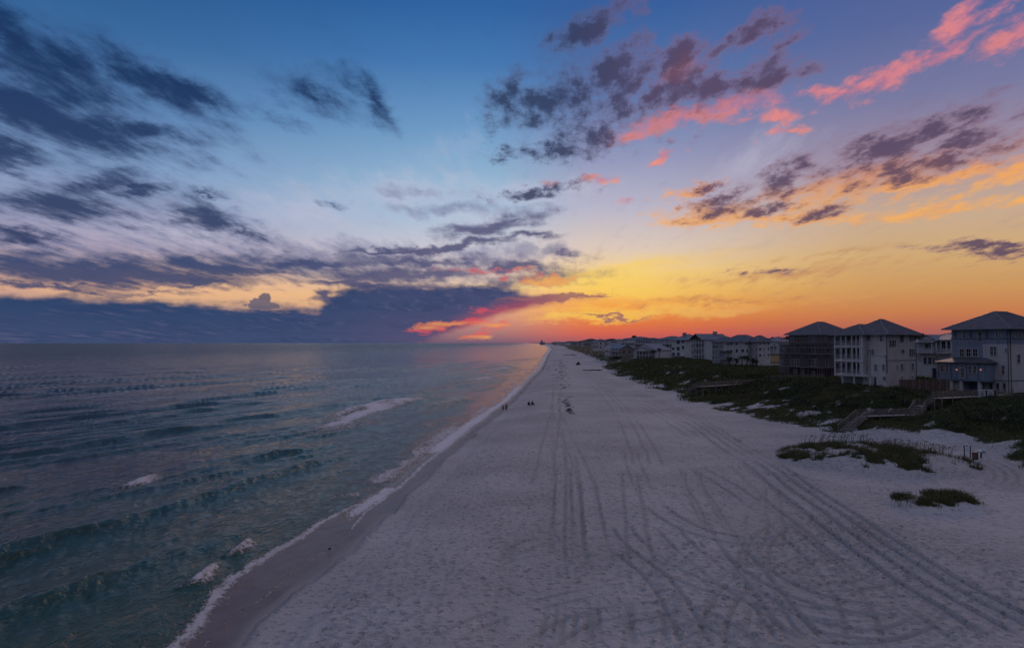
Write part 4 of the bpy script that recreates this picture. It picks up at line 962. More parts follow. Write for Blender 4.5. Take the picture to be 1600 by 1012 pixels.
def scaf(P, zs_, top, inward):
    b = MB()
    for p in P:
        q = MB(); q.tube([(p[0], p[1], -1.2), (p[0], p[1], top)], .07, 6); q.build('standard', M['steel'], S)
        q2 = (p[0] + inward[0], p[1] + inward[1]); q = MB(); q.tube([(q2[0], q2[1], -1.2), (q2[0], q2[1], top)], .06, 6); q.build('standard', M['steel'], S)
    for z_ in zs_:
        q = MB(); q.tube([(P[0][0], P[0][1], z_ + 1.), (P[-1][0], P[-1][1], z_ + 1.)], .06, 6); q.build('guard_rail', M['steel'], S)
        c = (inward[0] / 2, inward[1] / 2); q = MB(); q.beam((P[0][0] + c[0], P[0][1] + c[1], z_), (P[-1][0] + c[0], P[-1][1] + c[1], z_), .9, .09); q.build('plank_walk', M['deck'], S)
    for i in range(len(P) - 1):
        for j in range(len(zs_) - 1):
            if (i + j) % 2: q = MB(); q.tube([(P[i][0], P[i][1], zs_[j]), (P[i + 1][0], P[i + 1][1], zs_[j + 1])], .045, 5); q.build('brace', M['steel'], S)
zS = [H.sea(*k2(500, q), -1.4)[1] for q in (600, 464, 404, 350)]
ysc = [H.sea(*k2(q, 500), -1.5)[0] for q in (600, 556, 470, 430, 388, 330, 276, 225, 175)]
scaf([(-1.5, y_) for y_ in ysc], zS, zE - .2, (.95, 0))
xsc = [H.side(*k2(q, 500), -1.5)[0] for q in (606, 650, 700, 745)]
scaf([(x_, -1.5) for x_ in xsc], zS, zE - .2, (0, .95))

# ================================================================== house 5: long grey and white block
H = House('apartment_block', *k3(1228, 548), 266, 25, 'long grey and white building with low hip roofs behind the palm trees', 'building')
a1 = H.sea(*k3(1142, 420))[0]; a2 = H.sea(*k3(752, 420))[0]; w = H.side(*k3(1356, 420))[0]; zE = H.side(*k3(1228, 294))[1]
H.wall(0, w, 0, a1, -2, zE, 'grey'); H.wall(.01, w, -.05, .0, -2, zE, 'white'); H.wall(-1.3, w, a1, a2 * .62 + a1 * .38, -2, zE, 'cream'); H.wall(0, w, a2 * .62 + a1 * .38, a2, -2, zE, 'grey')
H.hip(0, w, 0, a1, zE, .9, 2.4, 'roof', 0); H.hip(-1.3, w, a1, a2 * .62 + a1 * .38, zE + .02, .9, 2.7, 'roof', 0); H.hip(0, w, a2 * .62 + a1 * .38, a2, zE, .9, 1.9, 'roof', 0)
sf = dict(grid=(2, 1))
H.wins('sea', [k3(*q) for q in ((1160, 354, 1174, 380), (1207, 354, 1221, 380), (1160, 424, 1174, 446), (1207, 424, 1221, 446))], **sf)
H.wins('side', [k3(*q) for q in ((1240, 355, 1260, 382), (1286, 362, 1297, 376), (1330, 352, 1343, 378), (1240, 420, 1260, 446), (1286, 424, 1297, 440), (1330, 418, 1343, 442), (1241, 302, 1255, 320), (1288, 302, 1298, 318), (1330, 302, 1342, 320))], off=-.05, **sf)
H.wins('sea', [k3(*q) for q in ((905, 304, 930, 325), (940, 304, 965, 325), (998, 305, 1018, 325), (1100, 304, 1120, 322), (905, 375, 925, 400), (941, 375, 962, 400), (998, 370, 1022, 400), (1058, 370, 1085, 400), (1110, 370, 1130, 400), (905, 448, 930, 475), (944, 448, 963, 475))], off=-1.3, **sf)
H.wins('sea', [k3(*q) for q in ((758, 330, 780, 355), (792, 330, 812, 355), (840, 330, 852, 352), (758, 400, 778, 415), (792, 446, 812, 462), (754, 446, 772, 466), (840, 380, 856, 400))], **sf)
zd = H.sea(*k3(820, 468), -4)[1]; yd0, yd1 = H.sea(*k3(898, 470), -4)[0], H.sea(*k3(760, 470), -4)[0]
H.slab(-4, -.05, yd0, yd1, zd - .3, zd, 'deck', 'porch_deck'); H.rail((-3.9, yd0), (-3.9, yd1), zd, m='gtrim', step=.5)
for k_ in range(5): H.post(-3.9, yd0 + (yd1 - yd0) * k_ / 4, -2, zd + 3.0, .25, 'gtrim')
H.slab(-4.2, -.05, yd0 - .2, yd1 + .2, zd + 3., zd + 3.2, 'roof', 'porch_roof')
H.slab(-3, w + 2, -5, -4.7, -2.5, 1.2, 'cream', 'garden_wall')

# ================================================================== house 6: gabled house with three storeys of porches
H = House('gabled_house', *k3(648, 482), 352, 20, 'tall house with a dark gable over a white grid of porches', 'house')
a = H.sea(*k3(528, 400))[0]; zE = H.sea(*k3(575, 266))[1]; zA = H.sea(*k3(575, 212))[1]; w = 16.
H.wall(1.2, w, 0, a, -2, zE, 'grey'); H.gable(0, w, 0, a, zE, .8, zA - zE, 'x', 'roofl', 'dbrown')
zz = [H.sea(*k3(580, q))[1] for q in (425, 360, 302)]
for i, z_ in enumerate(zz):
    H.slab(-.1, 1.15, 0, a, z_ - .3, z_, 'trim', 'porch_deck'); H.rail((0, 0), (0, a), z_, .9, step=.6)
for q in (533, 560, 585, 612, 640): H.post(0, H.sea(*k3(q, 400))[0], -2, zE, .35)
for i, z_ in enumerate(zz):
    for q in (545, 592, 622): H.wins('sea', [k3(q, (400, 335, 280)[i] - 8, q + 14, (400, 335, 280)[i] + 14)], off=1.2, grid=(1, 1), fm='gtrim')
H.wall(1.0, w, -6.5, 0, -2, zE - .4, 'white', 'white side wing'); H.hip(1., w, -6.5, 0, zE - .4, .6, 1.8, 'roofl', 0)
H.wins('sea', [k3(*q) for q in ((628, 314, 642, 336), (648, 314, 660, 336))], off=1.0, grid=(1, 1))
b = MB(); xq = 11.; b.box(xq, xq + 1.5, a / 2 - .9, a / 2 + .9, zE, zA + 1.4); b.build('chimney', M['grey'], H.o)

# ================================================================== house 7
H = House('white_house', *k3(470, 470), 405, 20, 'white house with a pale hip roof and arched lower openings, left of the gabled one', 'house')
a = H.sea(*k3(330, 400))[0]; zE = H.sea(*k3(430, 276))[1]
H.wall(0, 15, 0, a, -2, zE, 'white'); H.hip(0, 15, 0, a, zE, 1.0, 3.6, 'roofl', 0)
H.wins('sea', [k3(*q) for q in ((384, 346, 412, 380), (438, 336, 460, 366), (336, 352, 358, 376), (384, 282, 414, 312), (436, 282, 460, 304))], grid=(2, 1), fm='gtrim')
for q in (334, 384):
    y1_, z1_ = H.sea(*k3(q, 402)); y0_, z0_ = H.sea(*k3(q + 30, 436)); b = MB(); n = 10
    pts = [(y0_, z0_), (y1_, z0_)] + [((y0_ + y1_) / 2 - (y0_ - y1_) / 2 * math.cos(math.pi * k_ / n), z1_ - abs(y1_ - y0_) / 2 * .6 + abs(y1_ - y0_) / 2 * .6 * math.sin(math.pi * k_ / n)) for k_ in range(n + 1)]
    b.add([(-.06, *p_) for p_ in pts] + [(-.01, *p_) for p_ in pts], [tuple(range(len(pts))), tuple(range(len(pts), 2 * len(pts)))[::-1]]); b.build('arched_opening', M['glass'], H.o)
H.slab(-3, -.05, 0, a, 1.4, 1.7, 'deck', 'porch_deck'); H.rail((-2.9, 0), (-2.9, a), 1.7, m='gtrim', step=.6)
b = MB(); b.box(4, 6, a * .5, a * .5 + 1.4, zE + 2, zE + 4.6); b.build('chimney', M['gtrim'], H.o)

# ================================================================== house 8: low white house with a long pale roof
H = House('low_white_house', *k3(180, 440), 440, 30, 'low white house with a long pale metal roof, left of the tall houses', 'house')
a = H.sea(*k3(-60, 420))[0]; zE = H.sea(*k3(60, 384))[1]; zR = H.sea(*k3(60, 312))[1]
H.wall(0, 12, 0, a, -2, zE + .6, 'white'); H.gable(-1.5, 12, 0, a, zE + .5, .6, 3.8, 'x', 'roofl', 'white')
H.gable(-4., 5, a * .15, a * .85, zE - .3, .5, 2.6, 'x', 'roofl', 'white'); H.wall(-1.2, 0, a * .15, a * .85, -2, zE - .3, 'grey')
for k_ in range(6): H.post(-3.8, a * (.17 + .13 * k_), -2, zE - .2, .3)
H.slab(-4, -1.25, a * .15, a * .85, -.2, .1, 'deck', 'porch_deck')
H.wins('sea', [k3(*q) for q in ((0, 400, 20, 420), (40, 400, 60, 420))], off=-1.2, grid=(1, 1), fm='gtrim')

# ================================================================== smaller houses further along the shore
k4 = crop(820, 500, 6.667)
def small(px, pyb, D, phi, wid, dep_, ht, wallm, roofm, label, rh=2.2, kind='hip', group=None, storeys=None, plain=False):
    H = House('shore_house', px, pyb, D, phi, label, 'house', group)
    H.wall(0, dep_, 0, wid, -2, ht, wallm)
    if kind == 'hip': H.hip(0, dep_, 0, wid, ht, .6, rh, roofm, 0)
    elif kind == 'flat': H.slab(-.5, dep_ + .5, -.5, wid + .5, ht, ht + .5, roofm, 'roof')
    else: H.gable(0, dep_, 0, wid, ht, .6, rh, kind, roofm, wallm)
    n = storeys or max(1, int(ht // 3.2)); c = max(2, int(wid // 3.6))
    if plain: c = min(c, 3)
    for j in range(n):
        for i in range(c):
            y_ = wid * (i + .5) / c; z_ = j * ht / n + .9
            H.win('sea', y_ - .75, z_, y_ + .75, z_ + 1.6, 0., grid=(1, 1), fm='gtrim')
        if not plain:
            for i in range(2):
                x_ = dep_ * (i + .5) / 2; z_ = j * ht / n + .9
                H.win('side', x_ - .6, z_, x_ + .6, z_ + 1.5, 0., grid=(1, 1), fm='gtrim')
    if not plain:
        z_ = ht * .5; H.slab(-2, -.05, .3, wid - .3, z_ - .3, z_, 'trim', 'porch_deck'); H.rail((-1.9, .3), (-1.9, wid - .3), z_, step=.7)
        for i in range(4): H.post(-1.9, .5 + (wid - 1) * i / 3, -2, ht - .2, .28)
    return H
def K(cx_, cy_): return k4(cx_, cy_)
small(*K(1000, 352), 520, 25, 14, 11, 4.2, 'tan', 'roofl', 'tan house with a pale roof and dark porch left of the low white house', 2.6, 'y')
small(*K(925, 346), 545, 25, 13, 10, 5.2, 'white', 'roofl', 'narrow white gabled house with a bright roof facing the dunes', 3., 'x')
small(*K(765, 300), 700, 22, 12, 12, 8., 'white', 'roof', 'white three storey house standing tall in the middle of the far row', 2.2)
small(*K(1452, 300), 520, 22, 40, 14, 7.6, 'grey', 'roofl', 'wide pale building with a flat roof and balconies, rising behind the low white house', 1, 'flat')
small(*K(1360, 290), 620, 22, 24, 14, 6.0, 'white', 'roof', 'white hip roofed building behind the flat roofed one', 2.4)
small(*K(1240, 262), 640, 22, 22, 12, 5.2, 'cream', 'roof', 'cream hip roofed house under the water tower', 2.4)
small(*K(1140, 262), 680, 22, 22, 12, 5., 'grey', 'roofd', 'grey house with a dark roof left of the water tower', 2.6)
small(*K(1060, 268), 700, 22, 18, 12, 5.4, 'white', 'roofl', 'white house with a pale roof seen over the tan house', 2.4)
small(*K(985, 270), 740, 22, 18, 12, 5., 'tan', 'roof', 'tan house with a grey hip roof over the narrow white house', 2.4)
small(*K(905, 268), 780, 22, 20, 12, 5.6, 'white', 'roofd', 'white house with a dark roof in the far row, above the narrow white one', 2.6)
small(*K(845, 272), 790, 22, 14, 12, 5.6, 'grey', 'roof', 'grey house right beside the tall white three storey one', 2.4)
small(*K(690, 262), 900, 22, 22, 12, 6., 'tan', 'roofd', 'tan dark roofed house left of the tall white three storey one', 2.6)
pxs = [670, 640, 612, 585, 556, 530, 505, 480, 458, 436, 416, 398, 382, 366, 352, 338, 326, 314, 303, 293]
ORD = 'first second third fourth fifth sixth seventh eighth ninth tenth eleventh twelfth thirteenth fourteenth fifteenth sixteenth seventeenth eighteenth nineteenth last'.split()
for i, q in enumerate(pxs):
    D = 950 + i * 70 + (i * i) * 3
    small(*K(q, 262 - i * 1.0), D, 20, rnd.uniform(14, 26), 12, rnd.uniform(4.6, 6.6), rnd.choice(['white', 'tan', 'grey', 'cream']), rnd.choice(['roof', 'roofd', 'roofl']),
          'small pale house in the distant row, %s counting towards the vanishing shore' % ORD[i], rnd.uniform(1.4, 2.2), 'hip', 'distant houses along the shore', 2, True)
# second row, behind, seen above the first
for i, (q, yb, D, hgt, wm, lab) in enumerate(((1190, 268, 560, 5., 'white', 'pale house in the back row right over the ridge of the low white house'), (1330, 268, 760, 6.4, 'tan', 'tall tan house in the back row behind the flat roofed building'), (1540, 290, 470, 5.6, 'grey', 'grey house between the flat roofed building and the arched white house'))):
    small(*K(q, yb), D, 22, 20, 14, hgt, wm, 'roof', lab, 2.5)
# grey buildings seen in the gap between the block and the brown house
small(*k3(1432, 376), 330, 24, 9, 10, 3.8, 'white', 'roofl', 'white house glimpsed between the grey and white building and the scaffolding', 2.4)

# ------------------------------------------------------------------ water tower and the far tower block
P = G(991, 533, 9); D = 1250; r_ = ray(991, 530); P = Vector((r_.x * D / r_.y, D, 3.)); zt = CAMZ + ray(991, 526).z * D / ray(991, 526).y
wt = empty('water_tower', P, 0, 'small dark water tower with a round tank above the far roofs', 'water tower')
b = MB(); b.ell((0, 0, zt - 3), (4.6, 4.6, 2.6), 14, 8); b.build('tank', M['dtrim'], wt, smooth=True)
for k_ in range(6):
    an_ = k_ * math.pi / 3; b = MB(); b.tube([(4.4 * math.cos(an_), 4.4 * math.sin(an_), 0), (3.2 * math.cos(an_), 3.2 * math.sin(an_), zt - 4)], .35, 6); b.build('leg', M['dtrim'], wt)
b = MB(); b.tube([(0, 0, 0), (0, 0, zt - 5)], .9, 8); b.build('riser_pipe', M['dtrim'], wt)
D = 5200; r_ = ray(846.5, 532); P = Vector((r_.x * D / r_.y, D, 3.))
tb = empty('tower_block', P, 0, 'far tall tower block standing alone where the shore meets the horizon', 'building')
for nm, x0_, x1_, z1_ in (('tower', -6, 6, 31), ('tower', -14, -6.2, 20), ('tower', 6.2, 24, 18)):
    b = MB(); b.box(x0_, x1_, -8, 8, -2, z1_); b.build(nm, M['gtrim'], tb)
b = MB(); b.box(-2, 2, -2, 2, 31, 38); b.build('stair_head', M['gtrim'], tb)
# ------------------------------------------------------------------ fences and boxes by the houses
def fence(P, Q, h, n, boardm, postm, label, cat='fence', nb=9):
    P, Q = Vector(P), Vector(Q); d = Q - P; L = math.hypot(d.x, d.y); rz = math.atan2(d.y, d.x)
    e = empty('wooden_fence', P, rz, label, cat)
    for i in range(n):
        x0, x1 = L * i / n, L * (i + 1) / n; zz = d.z * i / n
        for k in range(nb):
            w_ = (x1 - x0) / nb; b = MB(); hh = h + rnd.uniform(-.04, .04); b.box(x0 + w_ * k + .01, x0 + w_ * (k + 1) - .01, -.02 + rnd.uniform(-.01, .01), .02, zz - 1., zz + hh); b.build('board', M[boardm], e)
    for i in range(n + 1):
        b = MB(); b.box(L * i / n - .07, L * i / n + .07, -.12, -.03, d.z * i / n - 1., d.z * i / n + h + .08); b.build('post', M[postm], e)
    return e
fence((76.9, 135.2, 6.5), (85.2, 133.6, 6.5), 1.75, 7, 'woodr', 'wood', 'red brown board fence between the cream house and the balcony house')
fence((98.9, 128.6, 5.9), (108, 131, 5.9), 1.5, 5, 'dtrim', 'trim', 'black panel fence with pale posts at the right frame edge')
e = empty('utility_box', G(1536, 619.5, 6.15) + Vector((0, -.9, .0)), 0, 'pale white cabinet with two dark posts beside the upper boardwalk', 'cabinet')
b = MB(); b.box(-1.25, 1.1, -.3, .3, -.6, 1.15); b.build('cabinet', M['trim'], e)
for x_ in (-.25, 1.18): b = MB(); b.box(x_ - .09, x_ + .09, -.42, -.31, -.9, 1.2); b.build('post', M['dtrim'], e)
b = MB(); b.box(-1.35, 1.2, -.36, .36, 1.16, 1.22); b.build('lid', M['white'], e)
for x_ in (-.95, .45): b = MB(); b.box(x_ - .22, x_ + .22, -.335, -.303, .1, .85); b.build('vent_panel', M['gtrim'], e)

# ------------------------------------------------------------------ boardwalks
def boardwalk(P, w, label, rail=True, sp=2.3, light=True, far=False):
    P = [Vector(p) for p in P]; e = empty('boardwalk', P[0], 0, label, 'boardwalk', 'boardwalks over the dunes'); O = P[0]
    for i in range(len(P) - 1):
        a, b_ = P[i] - O, P[i + 1] - O; d = b_ - a; hd = Vector((d.x, d.y, 0)); L = hd.length; hd.normalize(); n = Vector((-hd.y, hd.x, 0))
        slope = abs(d.z) / max(L, .01); stair = slope > .2
        if stair:
            ns = max(2, int(abs(d.z) / .19))
            for k in range(ns):
                c = a + d * ((k + .5) / ns); q = MB(); q.beam(c - n * w / 2, c + n * w / 2, L / ns * .9, .05); q.build('tread', M['deck'], e)
            for s_ in (-1, 1): q = MB(); q.beam(a + n * s_ * (w / 2 + .04) - Vector((0, 0, .12)), b_ + n * s_ * (w / 2 + .04) - Vector((0, 0, .12)), .06, .28); q.build('stringer', M['wood'], e)
        else:
            if far: q = MB(); q.beam(a, b_, w, .08); q.build('deck', M['deck'], e)
            else:
                q = MB(); m_ = int(L / .16)
                for k in range(m_):
                    c = a + d * ((k + .5) / m_); q.beam(c - n * (w / 2 + rnd.uniform(-.03, .03)), c + n * w / 2, .14, .045)
                q.build('deck_boards', M['deck'], e, kind='stuff')
                for s_ in (-1, 1): q = MB(); q.beam(a + n * s_ * (w / 2 - .1) - Vector((0, 0, .16)), b_ + n * s_ * (w / 2 - .1) - Vector((0, 0, .16)), .06, .24); q.build('joist', M['woodd'], e)
        if rail:
            for s_ in (-1, 1):
                off = n * s_ * (w / 2 + .08)
                q = MB(); q.beam(a + off + Vector((0, 0, 1.02)), b_ + off + Vector((0, 0, 1.02)), .15, .05); q.build('handrail', M['wood'], e)
                for z_ in (.35, .68):
                    q = MB(); q.beam(a + off + Vector((0, 0, z_)), b_ + off + Vector((0, 0, z_)), .04, .09); q.build('rail', M['wood'], e)
                m_ = max(1, int(d.length / sp))
                for k in range(m_ + 1):
                    c = a + d * (k / m_) + off * 1.02; gx = hz(O.x + c.x, O.y + c.y) - O.z
                    q = MB(); q.beam((c.x, c.y, min(gx - .3, c.z - .5)), (c.x, c.y, c.z + 1.0), .10); q.build('post', M['wood'], e)
        else:
            m_ = max(1, int(d.length / 5))
            for k in range(m_ + 1):
                c = a + d * (k / m_); gx = hz(O.x + c.x, O.y + c.y) - O.z
                q = MB(); q.beam((c.x, c.y, gx - .3), (c.x, c.y, c.z), .3); q.build('pile', M['woodd'], e)
    return e
boardwalk(BW[0], 1.7, 'stepped wooden boardwalk with handrails climbing from the sand to the blue house')
boardwalk(BW[1], 1.6, 'long railed boardwalk on piles leading to the scaffolded brown house')
boardwalk(BW[2], 1.6, 'thin boardwalk in the dunes below the low white house, farthest of the four plain ones', False, far=True)
boardwalk(BW[3], 1.6, 'thin straight boardwalk in the dunes, second farthest, parallel to the farthest', False, far=True)
boardwalk(BW[4], 1.6, 'bent boardwalk with a raised ramp in the dunes before the gabled house', True, 4., far=True)
boardwalk(BW[5], 1.6, 'short boardwalk stub at the foot of the gabled house', False, far=True)

# ------------------------------------------------------------------ palms by the grey and white building
def palm(px, pyc, pyb, D, label):
    r = ray(px, pyb); k = D / r.y; base = Vector((r.x * k, D, 0)); base.z = CAMZ + r.z * k - .3
    rt = ray(px, pyc); zt = CAMZ + rt.z * D / rt.y - base.z
    e = empty('palm_tree', base, 0, label, 'palm tree', 'palm trees by the beach building')
    b = MB(); b.tube([(0, 0, -.6), (.05, 0, zt * .4), (.12, 0, zt)], [.24, .19, .16], 8); b.build('trunk', M['bark'], e)
    cr = MB()
    for i in range(26):
        an = rnd.uniform(0, 6.28); up = rnd.uniform(-.7, 1.1); L = rnd.uniform(1.5, 2.2); p0 = Vector((.12, 0, zt)); prev = p0; d = Vector((math.cos(an), math.sin(an), up)).normalized()
        for k_ in range(5):
            nxt = prev + d * L / 5; s_ = d.cross(Vector((0, 0, 1))).normalized() * .32 * (1 - k_ / 6)
            cr.add([prev - s_ - Vector((0, 0, .12)), prev, nxt, nxt - s_ * .8 - Vector((0, 0, .14))], [(0, 1, 2, 3)]); cr.add([prev + s_ - Vector((0, 0, .12)), prev, nxt, nxt + s_ * .8 - Vector((0, 0, .14))], [(3, 2, 1, 0)])
            prev = nxt; d = (d - Vector((0, 0, .32))).normalized()
    cr.build('crown', M['leaf'], e)
for c_, cy_, by_, lb in ((1062, 452, 535, 'left palm of the full crowned pair before the white end wall'), (1112, 450, 540, 'right palm of the full crowned pair before the white end wall'), (1175, 472, 545, 'small palm near the white end of the long grey building'), (998, 474, 540, 'thin palm left of the full crowned pair'), (932, 462, 535, 'leftmost palm in front of the long grey building'), (1208, 490, 545, 'shortest palm, nearest the corner of the long grey building')):
    px_, py_ = k3(c_, cy_); _, pb = k3(c_, by_); palm(px_, py_, pb, 250, lb)
for cx_, cy_, by_, D, lb in ((1400, 300, 380, 400, 'dark round palm beside the low white house'), (1340, 322, 372, 408, 'small dark palm right of the low white house porch')):
    px_, py_ = k4(cx_, cy_); _, pb = k4(cx_, by_); palm(px_, py_, pb, D, lb)

# ------------------------------------------------------------------ plant cover
def tri_mesh(name, V, F, mats, fm=None):
    me = bpy.data.meshes.new(name); V = np.asarray(V, np.float32); F = np.asarray(F, np.int32)
    me.vertices.add(len(V)); me.vertices.foreach_set('co', V.ravel())
    me.loops.add(F.size); me.loops.foreach_set('vertex_index', F.ravel())
    me.polygons.add(len(F)); me.polygons.foreach_set('loop_start', np.arange(0, F.size, 3, dtype=np.int32))
    if fm is not None: me.polygons.foreach_set('material_index', fm.astype(np.int32))
    me.update(calc_edges=True)
    for m in mats: me.materials.append(m)
    o = bpy.data.objects.new(name, me); COL.objects.link(o); return o
mg, t, p = newmat('dune_grass_blades')
gp_ = t.n.new('ShaderNodeNewGeometry'); pos = gp_.outputs['Position']
n1 = t.noise(pos, .16, 5, .65); n2 = t.noise(pos, 1.7, 3, .6)
c = t.mix(t.ss(n1, .38, .62), (.055, .082, .026), (.12, .115, .05))
c = t.mix(t.mul(t.ss(n2, .48, .7), .7), c, (.16, .13, .075))
t.put(p.inputs['Base Color'], c); p.inputs['Roughness'].default_value = .75; p.inputs['Specular IOR Level'].default_value = .15
mo, t, p = newmat('sea_oat_heads'); p.inputs['Base Color'].default_value = (.16, .12, .075, 1); p.inputs['Roughness'].default_value = .9
rng = np.random.default_rng(3)
def blades(name, cx_, cy_, per, h, w, spread, kind='stuff', lean=.55):
    """cx_, cy_: tuft centres; per: blades each; h: (lo, hi) height; every blade is a tapered bent strip"""
    n = len(cx_) * per; X = np.repeat(cx_, per); Y = np.repeat(cy_, per)
    a = rng.uniform(0, 6.283, n); r = rng.uniform(0, 1, n) ** .6 * spread
    bx, by = X + np.cos(a) * r, Y + np.sin(a) * r; bz = base_h(bx, by) - .04
    sc = np.repeat(rng.uniform(.6, 1.15, len(cx_)), per); H = rng.uniform(h[0], h[1], n) * sc
    a2 = a + rng.normal(0, .7, n); ln = np.abs(rng.normal(lean, .3, n)) * H
    # wind from the sea
    dxl = np.cos(a2) * ln + .14 * H; dyl = np.sin(a2) * ln
    wv = rng.uniform(.6, 1.2, n) * w; wa = rng.uniform(0, 3.14159, n); wx, wy = np.cos(wa) * wv / 2, np.sin(wa) * wv / 2
    P = np.zeros((n, 5, 3))
    P[:, 0] = np.stack([bx - wx, by - wy, bz], -1); P[:, 1] = np.stack([bx + wx, by + wy, bz], -1)
    mx, my, mz = bx + dxl * .35, by + dyl * .35, bz + H * .62
    P[:, 2] = np.stack([mx + wx * .7, my + wy * .7, mz], -1); P[:, 3] = np.stack([mx - wx * .7, my - wy * .7, mz], -1)
    P[:, 4] = np.stack([bx + dxl, by + dyl, bz + H * .9], -1)
    i = np.arange(n)[:, None] * 5
    F = np.concatenate([i + np.array([0, 1, 2]), i + np.array([0, 2, 3]), i + np.array([3, 2, 4])])
    o = tri_mesh(name, P.reshape(-1, 3), F, [mg]); o['kind'] = kind
    return o
def scatter(n, x0, x1, y0, y1, dens_pow=1., test=None):
    """random points kept where plants grow; x range is relative to the dune toe"""
    yy = y0 + (y1 - y0) * rng.uniform(0, 1, n) ** dens_pow; xx = Xt(yy) + rng.uniform(x0, x1, n)
    v = vegmask(xx, yy) + rng.uniform(-.25, .25, n); k = v > .5
    return xx[k], yy[k]
def mpts(c, rx, ry, rot, n):
    a = rng.uniform(0, 6.283, n); r = np.sqrt(rng.uniform(0, 1, n)); u, v = np.cos(a) * r * rx, np.sin(a) * r * ry; ca, sa = math.cos(rot), math.sin(rot)
    xx = c[0] + u * ca - v * sa; yy = c[1] + u * sa + v * ca; k = (vegmask(xx, yy) + rng.uniform(-.48, .42, n)) > .5
    return xx[k], yy[k]
q = mpts(M1, 11, 9, -.5, 2600); o = blades('grass_mound', q[0], q[1], 12, (.3, .95), .05, .34); tag(o, 'wide low mound of beach grass on the open sand below the boardwalk stairs', 'beach grass')
q = mpts(M2, 4.6, 3.4, 0, 1100); o = blades('grass_mound', q[0], q[1], 14, (.25, .8), .04, .26); tag(o, 'small clump of beach grass alone on the sand, nearest the camera', 'beach grass')
q = scatter(26000, -3, 34, 60, 170); o = blades('dune_grass', q[0], q[1], 8, (.25, .62), .075, .55); tag(o, 'green and straw dune grass covering the near dunes', 'dune grass')
q = scatter(15000, -4, 60, 165, 420, 1.3); o = blades('dune_grass', q[0], q[1], 6, (.5, 1.2), .22, 1.3); tag(o, 'dark green cover of grass and shrubs on the farther dunes', 'dune grass')
def clumps(name, xs, ys_, per, r, mat_, zs=None, flat=.6, leaf=.12):
    n = len(xs) * per; X = np.repeat(xs, per); Y = np.repeat(ys_, per); RR = np.repeat(rng.uniform(r[0], r[1], len(xs)), per)
    d = rng.normal(0, 1, (n, 3)); d /= np.linalg.norm(d, axis=1)[:, None]; d[:, 2] = np.abs(d[:, 2]); rad = RR * rng.uniform(.55, 1., n) ** .5
    Z0 = np.repeat(base_h(xs, ys_) if zs is None else zs, per)
    c = np.stack([X + d[:, 0] * rad, Y + d[:, 1] * rad, Z0 + d[:, 2] * rad * flat], -1)
    s = (leaf * RR * rng.uniform(.6, 1.3, n))[:, None]
    e1 = rng.normal(0, 1, (n, 3)); e1 /= np.linalg.norm(e1, axis=1)[:, None]; e2 = np.cross(d, e1); e2 /= (np.linalg.norm(e2, axis=1)[:, None] + 1e-6)
    P = np.stack([c - e1 * s, c + e1 * s, c + e2 * s * 1.3], 1).reshape(-1, 3)
    return tri_mesh(name, P, np.arange(n * 3).reshape(-1, 3), [mat_])
xs, ys_ = scatter(1000, 10, 36, 62, 230); o = clumps('dune_shrubs', xs, ys_, 110, (.5, 1.5), M['leafd'], None, .55, .12); o['kind'] = 'stuff'; tag(o, 'low dark shrubs growing in the hollows of the dunes', 'shrubs')
# woods far behind the houses, seen as one dark band over the roofs
def woods(name, n, px0, px1, D, top, label, rr=(2.5, 4.2)):
    px_ = rng.uniform(px0, px1, n); dd = D + rng.uniform(-60, 60, n); xs = (px_ - 800) / FPX * dd; t_ = (rng.uniform(0, 1, n))
    hgt = CAMZ + (535.5 - np.interp(px_, [q[0] for q in top], [q[1] for q in top])) * dd / FPX
    zs = 6 + t_ * (hgt - 6 - rr[1] * .8)
    o = clumps(name, xs, dd, 42, rr, M['leafd'], zs, .8, .26); o['kind'] = 'stuff'; tag(o, label, 'woods')
woods('pine_woods', 1300, 1180, 1640, 620, [(1180, 530), (1200, 526), (1235, 523), (1300, 522), (1400, 523), (1440, 520.5), (1480, 521), (1600, 522)], 'dark band of woods behind the tall houses on the right')
woods('pine_woods', 1800, 866, 1190, 3500, [(860, 535.5), (880, 534), (900, 533.3), (960, 532.3), (1190, 531)], 'thin dark line of trees behind the distant houses', (7, 11))

# ------------------------------------------------------------------ sea oats on the big mound and by the path
def oats(cx_, cy_, n, rx, ry, hr, label):
    V = []; F = []; fm = []; b = MB()
    for i in range(n):
        a = rnd.uniform(0, 6.28); r = math.sqrt(rnd.random()); x = cx_ + math.cos(a) * rx * r; y = cy_ + math.sin(a) * ry * r; z = hz(x, y)
        h = rnd.uniform(*hr); l = rnd.uniform(.15, .5); an = rnd.gauss(-.2, .8); d = Vector((math.cos(an), math.sin(an), 0))
        p0 = Vector((x, y, z)); p1 = p0 + d * l * .3 + Vector((0, 0, h * .7)); p2 = p0 + d * l + Vector((0, 0, h))
        b.cur = 0; b.beam(p0, p1, .022); b.beam(p1, p2, .018)
        b.cur = 1; p3 = p2 + d * .12 + Vector((0, 0, .03)); p4 = p3 + d * .12 - Vector((0, 0, .12)); b.beam(p1.lerp(p2, .6), p2, .045, .035); b.beam(p2, p3, .05, .035); b.beam(p3, p4, .035, .03)
    o = b.build('sea_oats', [mg, mo], None, 'stuff'); tag(o, label, 'sea oats'); return o
e_ = G(1300, 694, 2.2); oats(e_.x, e_.y, 70, 4.5, 1.8, (.9, 1.5), 'sea oats standing on the left crest of the big grass mound')
e_ = G(1420, 705, 2.4); oats(e_.x, e_.y, 140, 5.5, 2.6, (.8, 1.4), 'sea oats bunched on the right crest of the big grass mound')
e_ = G(1410, 792, 1.2); oats(e_.x, e_.y, 14, 1., .6, (.6, 1.0), 'few thin sea oats left of the small grass clump')
